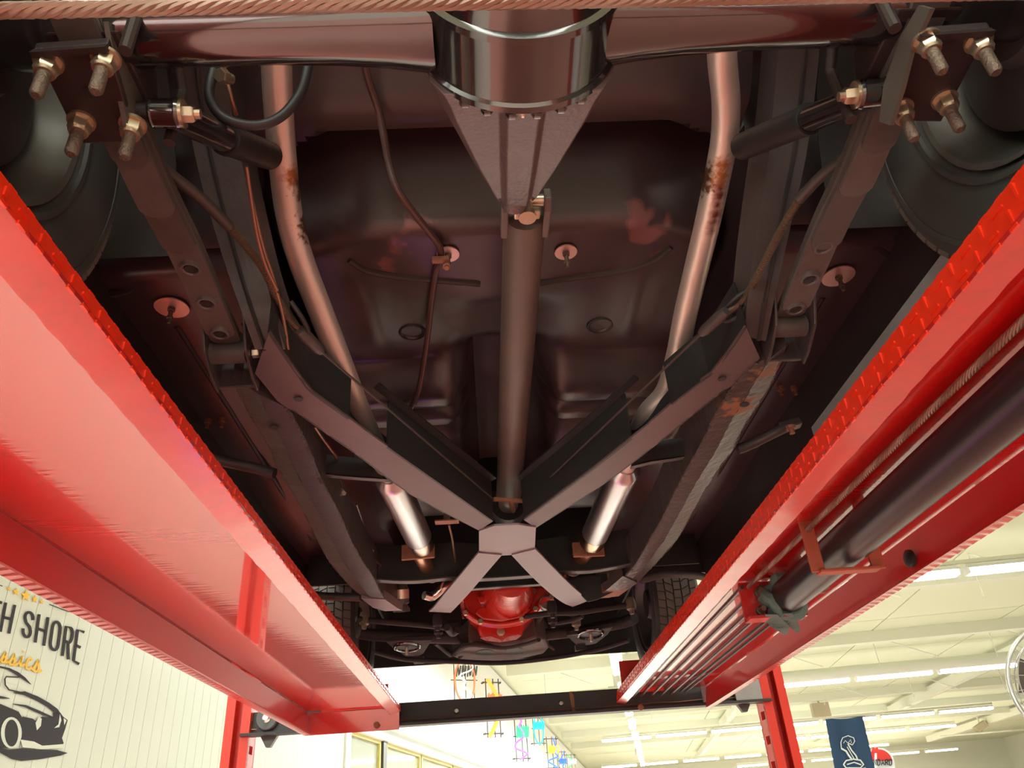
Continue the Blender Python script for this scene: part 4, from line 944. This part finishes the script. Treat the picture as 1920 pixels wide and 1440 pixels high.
run([(462, 312, .90), (471, 375, .88), (482, 440, .86), (497, 495, .84), (520, 545, .82)], 'brake_line', .0032, m_copper, car)
run([(464, 335, .91), (478, 400, .89), (495, 470, .86), (512, 520, .84), (532, 600, .80), (540, 655, .77)], 'brake_line', .0032, m_copper, car)
run([(590, 800, .82), (605, 822, .82), (622, 845, .815), (631, 857, .815), (629, 863, .82), (624, 858, .825)], 'brake_line', .0035, m_copper, car)
run([(630, 900, .82), (638, 920, .82), (650, 955, .815), (663, 990, .81), (677, 1022, .805), (695, 1045, .80), (712, 1058, .80), (722, 1074, .80)], 'brake_line', .0036, m_copper, car)
bl = run([(636, 900, .83), (646, 930, .83), (658, 968, .82), (672, 1000, .82), (684, 1018, .815), (700, 1032, .815)], 'brake_line', .0042, m_copper, car)
for u, v in ((642, 922), (681, 1020)): obj('line_union', MB().lathe(at(u, v, h=.813), (.2, 1, 0), [(-.012, .007), (.012, .007)], 6), m_zinc, bl)
run([(668, 945, .86), (682, 985, .855), (700, 1035, .85)], 'brake_line', .004, m_line, car)
fl_ = obj('fuel_filter', MB().lathe(at(664, 852, h=.85), (1, .25, 0), [(0, .02), (.05, .022), (.052, .014), (.09, .014)], 16), m_cast, car)
obj('filter_clamp', MB().lathe(at(668, 884, h=.83), (1, .1, 0), [(0, .008), (.05, .010), (.052, .006), (.09, .006)], 10), m_zinc, fl_)
def coil(px, rr, par, n0):
    p = spline([at(u, v, h=h) for u, v, h in px], 20); mb = MB(); n = len(p)
    fine = []
    for i in range(n-1):
        for k in range(4): fine.append(lerp(p[i], p[i+1], k/4))
    mb.tube(fine, [rr*(1.0 if (i//2) % 2 else .72) for i in range(len(fine))], 8); return obj('spring_guard', mb, m_coil, par, smooth=20)
CabL = [(300,312,.87),(330,335,.868),(378,373,.865),(430,425,.86)]; CabL2 = [(428,423,.86),(462,462,.855),(492,502,.845),(518,555,.825),(542,597,.805),(566,622,.792)]
CabR = [(1615,276,.86),(1580,300,.865),(1540,330,.868),(1497,375,.862)]; CabR2 = [(1499,373,.862),(1468,425,.85),(1442,475,.838),(1412,532,.82),(1388,568,.806),(1360,588,.795)]
for c1, c2, f0, f1, lp, end in ((CabL, CabL2, (562, 618), (603, 660), [(520,540,.83),(528,575,.82),(545,612,.80),(566,632,.79),(578,622,.79),(566,596,.80),(545,565,.82)], (925, 936)), (CabR, CabR2, (1362, 583), (1314, 626), [(1400,545,.82),(1378,560,.81),(1352,588,.80),(1360,602,.79),(1382,594,.79),(1402,570,.80),(1410,548,.82)], (985, 940))):
    k = run(c1, 'brake_cable', .009, m_sheath, car, 6, 12); coil(c2, .0068, k, 60)
    run(lp, 'cable_loop', .0045, m_web, k); g0, g1 = at(*f0, h=.79), at(*f1, h=.785)
    obj('cable_ferrule', MB().tube([g0, lerp(g0, g1, .3), lerp(g0, g1, .85), g1], [.009, .0115, .0105, .007], 14), m_frame, k)
    obj('inner_cable', MB().tube([g1, at(*end, h=.80)], .0026, 6), m_sheath, k)
eq = obj('cable_equalizer', MB().bar(at(925, 936, h=.80), at(990, 940, h=.80), .012, .010).tube([at(958, 938, h=.80), at(962, 958, h=.80)], .008, 8), m_rust, car, smooth=0, bevel=.002)
rodm = run([(842, 984, .82), (848, 1010, .815), (853, 1045, .81), (857, 1070, .80)], 'brake_rod', .0035, m_copper, car)
rb_ = at(838, 976, h=.82); obj('rod_bracket', MB().box(rb_+V((0, 0, -.004)), (.07, .03, .004)), m_rust, rodm, smooth=0); nb = MB(); hex_nut(nb, rb_+V((0, 0, .02)), (0, 0, -1), .011, .02); obj('rod_nut', nb, m_zinc, rodm)
obj('rod_clevis', MB().bar(at(846, 1082, h=.79), at(866, 1068, h=.79), .02, .03), m_plate, rodm, smooth=0, bevel=.002)

# ---- engine seen past the brace
EY = 3.0
eng = MB()
be = [(868,1122),(880,1108),(905,1103),(1000,1100),(1024,1099),(1034,1108),(1030,1122),(1008,1140),(983,1163),(938,1170),(899,1166),(876,1148)]
bh = obj('bell_housing', MB().prism([at(u, v, y=EY) for u, v in be], (0, .20, 0)), m_engine, car, smooth=0, bevel=.008, label='orange red bell housing of the engine')
cov = [(890,1150),(898,1139),(938,1134),(985,1136),(997,1142),(978,1158),(940,1166),(905,1162)]
obj('flywheel_cover', MB().prism([at(u, v, y=EY-.02) for u, v in cov], (0, .03, 0)), m_engine, bh, smooth=0, bevel=.006)
obj('cover_step', MB().prism([at(u, v, y=EY-.03) for u, v in ((893,1118),(925,1112),(965,1110),(984,1118),(975,1130),(940,1134),(900,1132))], (0, .04, 0)), m_engine, bh, smooth=0, bevel=.006)
obj('gearbox_tail', MB().tube([at(958, 1082, y=EY-.35), at(952, 1112, y=EY)], [.07, .105], 24), m_engine, bh)
rim_ = spline([at(u, v, y=EY-.01) for u, v in ((872,1145),(880,1155),(901,1167),(938,1172),(980,1164),(1003,1145),(1016,1128),(1037,1120))], 5)
obj('flange_rim', MB().tube(rim_, .012, 10), m_engine, bh)
for u, v in ((873,1150),(901,1166),(978,1162),(1004,1142),(1033,1121),(1000,1108)):
    nb = MB(); hex_nut(nb, at(u, v, y=EY-.02), (0, -1, 0), .0105, .012); obj('bolt_head', nb, m_zinc, bh)
sc = at(1025, 1133, y=EY-.005); obj('starter_nose', MB().lathe(sc, (0, -1, 0), [(0, .030), (.02, .030), (.021, .024), (.012, .022), (.010, .002)], 24), m_steel, bh)
op = [(897,1168),(981,1165),(983,1180),(979,1192),(968,1200),(938,1205),(909,1202),(899,1193),(895,1180)]
sp_ = MB(); a = [at(u, v, y=EY+.06) for u, v in op]; b = [p+V((0, .42, .015)) for p in a]
pan_ = obj('oil_pan', MB().prism(a, (0, .12, .05)), m_engine, car, smooth=0, bevel=.012, label='orange red oil pan with drain plug')
nb = MB(); hex_nut(nb, at(939, 1185, y=EY+.056), (0, -1, 0), .013, .012); nb.lathe(at(939, 1185, y=EY+.058), (0, -1, 0), [(0, .016), (.003, .016)], 16); obj('drain_plug', nb, m_zinc, pan_)
obj('scuff', MB().prism([at(u, v, y=EY+.0555) for u, v in ((900,1196),(920,1193),(934,1198),(942,1201),(952,1194),(972,1190),(978,1192),(967,1199.5),(938,1204),(910,1201))], (0, .002, 0)), m_scuff, pan_, smooth=0)
obj('block', MB().box(P(-.02, 3.35, .93), (.34, .6, .22)), m_engine, car, smooth=0, bevel=.02)
# parts hanging beside the bell housing
ex = obj('steering_box', MB().lathe(at(752, 1104, h=.80), (0, .3, -1), [(-.02, .02), (0, .026), (.05, .028), (.055, .02), (.07, .03), (.08, .03)], 18), m_alu, car); obj('box_band', MB().lathe(at(752, 1116, h=.775), (0, .3, -1), [(-.02, .0285), (.012, .0285)], 18), m_wash, ex)
obj('header_pipe', MB().tube(spline([at(795, 1116, h=.80), at(812, 1118, h=.80), at(832, 1100, h=.83), at(850, 1080, h=.88)], 5), .016, 14), m_steel, car); obj('column_pipe', MB().tube([at(733, 1098, h=.80), at(738, 1125, h=.78)], .014, 12), m_grey, car)
obj('header_pipe', MB().tube(spline([at(1058, 1085, h=.85), at(1064, 1102, h=.80), at(1070, 1125, h=.78)], 5), .02, 14), m_steel, car)
obj('frame_splash_panel', MB().prism([at(u, v, y=2.66) for u, v in ((1060,1085),(1180,1070),(1180,1095),(1120,1124),(1102,1128))], (0, .006, 0)), m_web, car, smooth=0)
obj('frame_toe', MB().strip([at(u, v, h=h) for u, v, h in ((677,1122,.72),(700,1140,.716),(722,1146,.712))], [at(u, v, h=h) for u, v, h in ((722,1124,.72),(745,1140,.716),(755,1145,.712))], (0, 0, .03)), m_strap, car, smooth=40)
obj('frame_toe', MB().strip([at(u, v, h=h) for u, v, h in ((1195,1093,.72),(1160,1118,.716),(1125,1122,.712))], [at(u, v, h=h) for u, v, h in ((1168,1080,.72),(1140,1104,.716),(1112,1123,.712))], (0, 0, .03)), m_frame_r, car, smooth=40)

# ---- front suspension and steering
def rod_(px, r, name='tie_rod', m=m_front, seg=12, par=None): return obj(name, MB().tube(spline([at(u, v, h=h) for u, v, h in px], 5), r, seg), m, par or car)
t1_ = rod_([(668,1160,.72),(700,1164,.715),(760,1169,.71),(812,1174,.71),(846,1178,.71)], .011)
t2_ = rod_([(1190,1133,.72),(1130,1141,.715),(1090,1147,.71),(1032,1150,.71),(985,1156,.71)], .011)
obj('drag_link', MB().tube(spline([at(u, v, y=3.34) for u, v in ((840,1170),(880,1165),(938,1161),(985,1156),(1040,1148),(1075,1151))], 5), .012, 12), m_front, car)
rod_([(1036,1168,.71),(1055,1166,.708),(1075,1162,.708),(1092,1155,.712)], .010, 'idler_arm', m_front)
rod_([(838,1176,.705),(848,1187,.70),(858,1181,.705)], .014, 'pitman_arm', m_front)
for u, v in ((683,1164),(1183,1136),(1080,1167),(820,1167),(822,1182),(1035,1143),(1036,1162)):
    j = obj('ball_joint', MB().lathe(at(u, v, h=.715), (0, 0, -1), [(-.03, .014), (-.01, .019), (.012, .018), (.018, .010), (.03, .008)], 14), m_stud if u in (683, 1183, 1080) else m_front, car)
ls = MB(); 
c1 = rod_([(672,1186,.735),(694,1190,.73),(740,1193,.725),(800,1195,.72),(872,1197,.715)], .024, 'lower_control_arm', m_front)
c2 = rod_([(1190,1158,.735),(1168,1167,.73),(1110,1178,.725),(1060,1186,.72),(1002,1192,.715)], .024, 'lower_control_arm', m_front)
for u, v in ((872,1196),(1003,1191)): obj('arm_bush', MB().lathe(at(u, v, h=.715)+V((0, -.05, 0)), (0, 1, 0), [(0, .03), (.1, .03)], 18), m_gloss, c1 if u < 950 else c2)
for cx2, cy2, pp, q in ((763, 1213, [(722,1203),(810,1201),(794,1226),(786,1231),(760,1231),(735,1214)], c1), (1107, 1189, [(1062,1192),(1150,1176),(1140,1190),(1118,1207),(1084,1213),(1070,1200)], c2)):
    d = .70
    pk = obj('spring_seat', MB().prism([at(u, v, h=d) for u, v in pp], (0, 0, .02)), m_front, q, smooth=0, bevel=.004)
    c = at(cx2, cy2, h=d-.002); obj('seat_ring', MB().tube([c+V((math.cos(a)*.05, math.sin(a)*.08, 0)) for a in [2*PI*i/28 for i in range(29)]], .006, 8), m_gloss, q); obj('seat_hole', MB().lathe(c+V((0, 0, .0)), (0, 0, -1), [(0, .044), (.001, .044)], 24), m_web, q)
    obj('shock_bolt', MB().lathe(c+V((0, 0, .02)), (0, 0, -1), [(0, .02), (.006, .02), (.007, .012), (.018, .012), (.019, .006), (.05, .006)], 12), m_wash, q, label='pinkish shock absorber bolt')
for u, v in ((785, 1237), (1088, 1215)): obj('bump_stop', MB().box(at(u, v, h=.69), (.045, .04, .03)), m_under, car, smooth=0, bevel=.004)
# front cross member: dished beam with two holes
fr_ = [(848,1232),(862,1222),(880,1206),(905,1209),(938,1211),(975,1206),(1005,1196),(1022,1200),(1030,1215),(1020,1226),(985,1234),(945,1241),(905,1243),(870,1240)]
fcm = obj('front_cross_member', MB().prism([at(u, v, h=.68) for u, v in fr_], (0, 0, .10)), m_brown, car, smooth=0, bevel=.01, label='dished front cross member with two round holes')
for u, v in ((909, 1225), (964, 1221)): c = at(u, v, h=.679); obj('round_hole', MB().prism([c+V((math.cos(a)*.04, math.sin(a)*.075, 0)) for a in [2*PI*i/24 for i in range(24)]], (0, 0, -.0015)), m_web, fcm)
obj('member_rim', MB().tube(spline([at(u, v, h=.68) for u, v in ((850,1226),(880,1208),(938,1213),(980,1207),(1010,1198))], 5), .012, 10), m_front, fcm)
for px in ([(862,1232,.68),(888,1204,.72)], [(850,1228,.69),(875,1203,.73)], [(1010,1196,.72),(1040,1216,.68)], [(1005,1170,.74),(1018,1150,.76)], [(816,1205,.70),(845,1228,.685)]): rod_(px, .010, 'strut_rod', m_front)
rod_([(700,1222,.66),(760,1236,.655),(850,1240,.65),(940,1243,.65),(1040,1233,.65),(1120,1218,.655),(1180,1200,.66)], .010, 'stabilizer_bar', m_front)
# front apron and lamps far ahead of the axle
ap = [(655,1195),(760,1200),(850,1195),(960,1190),(1060,1183),(1195,1160),(1212,1196),(1180,1208),(1100,1222),(1000,1241),(850,1244),(690,1238),(660,1232)]
apn = obj('front_apron', MB().prism([at(u, v, y=4.05) for u, v in ap], (0, .02, .0)), m_under, car, smooth=0)
for u, v in ((702, 1207), (1166, 1177)): obj('amber_lens', MB().box(at(u, v, y=4.03), (.06, .02, .022)), m_lens, apn, smooth=0, bevel=.004)
# inner front body that closes the view over the suspension
obj('radiator_support', MB().box(P(0, 4.0, .98), (1.44, .01, .42)), m_web, car, smooth=0)
obj('hood_underside', MB().box(P(0, 3.45, 1.2), (1.5, 1.2, .01)), m_web, car, smooth=0)
for s in (-1, 1): obj('inner_fender', MB().box(P(s*.585, 3.46, 1.08), (.01, 1.1, .24)), m_web, car, smooth=0)
for s in (-1, 1):
    obj('cowl_side', MB().box(P(s*.72, 3.0, (at(1100+150*s, 1078, y=3.0).z-ZC+1.25)/2), (.46, .012, 1.25-(at(1100+150*s, 1078, y=3.0).z-ZC))), m_under, car, smooth=0)
obj('fire_wall', MB().box(P(0, 2.9, 1.12), (1.5, .01, .5)), m_web, car, smooth=0)

# ---- wheels
def wheel_meshes():
    R = .335; w = .10
    prof = [(-.072, .195), (-.086, .205), (-.097, .235), (-.1005, .262), (-.0985, .290), (-.093, .312), (-.082, .3265), (-.06, .3285), (.06, .3285), (.082, .3265), (.093, .312), (.0985, .290), (.1005, .262), (.097, .235), (.086, .205), (.072, .195)]
    t = MB().lathe(V((0, 0, 0)), (1, 0, 0), prof, 72, False)
    for s in (-1, 1):
        for r0 in (.215, .30): t.lathe(V((s*(.0935 if r0 < .25 else .0965), 0, 0)), (s, 0, 0), [(-.004, r0-.006), (.002, r0-.004), (.002, r0+.004), (-.004, r0+.006)], 72, False)
    tr = MB(); n = 62
    for k in range(n):
        a0 = 2*PI*k/n
        for x0, x1, sk in ((-.084, -.056, .25), (-.050, -.020, .55), (-.014, .014, -.0), (.020, .050, -.55), (.056, .084, -.25)):
            def q(x, f, r):
                a = a0+2*PI/n*(f*.84+sk*(x-x0)/(x1-x0)*.8); rr = r-.004*(abs(x)/.084)**4
                return V((x, math.cos(a)*rr, math.sin(a)*rr))
            tr.hexa([q(x0, 0, .327), q(x1, 0, .327), q(x1, 1, .327), q(x0, 1, .327)], [q(x0, 0, .3355), q(x1, 0, .3355), q(x1, 1, .3355), q(x0, 1, .3355)])
    rm = MB().lathe(V((0, 0, 0)), (1, 0, 0), [(-.088, .200), (-.085, .192), (-.06, .186), (-.03, .165), (.04, .16), (.055, .12), (.05, .05), (.07, .03), (.071, .002)], 48, False)
    bp = MB().lathe(V((0, 0, 0)), (1, 0, 0), [(-.075, .03), (-.074, .06), (-.055, .07), (-.05, .135), (-.044, .15), (.0, .152)], 40)
    return mesh('tyre', t, m_tire), mesh('tread', tr, m_tread, 0), mesh('rim', rm, m_alu), mesh('brake_drum', bp, m_under)
WMs = wheel_meshes()
for nm, x, y, h, s in (('rear wheel at upper left', -.73, .615, .896, -1), ('rear wheel at upper right', .73, .615, .896, 1), ('front wheel at left', -.73, 3.57, .896, -1), ('front wheel at right', .73, 3.57, .896, 1)):
    w = bpy.data.objects.new('wheel', WMs[0]); w.location = P(x, y, h); w.scale = (s*1.0, 1, 1); link(w, car, nm)
    w.matrix_basis = Matrix.Translation(P(x, y, h)) @ Matrix.Rotation(0 if s > 0 else PI, 4, 'Z'); WM[w.name] = w.matrix_basis.copy()
    for k, n in ((1, 'tread'), (2, 'rim'), (3, 'brake_drum')):
        o = bpy.data.objects.new(n, WMs[k]); COL.objects.link(o); o.parent = w
        if n == 'tread': o['kind'] = 'stuff'
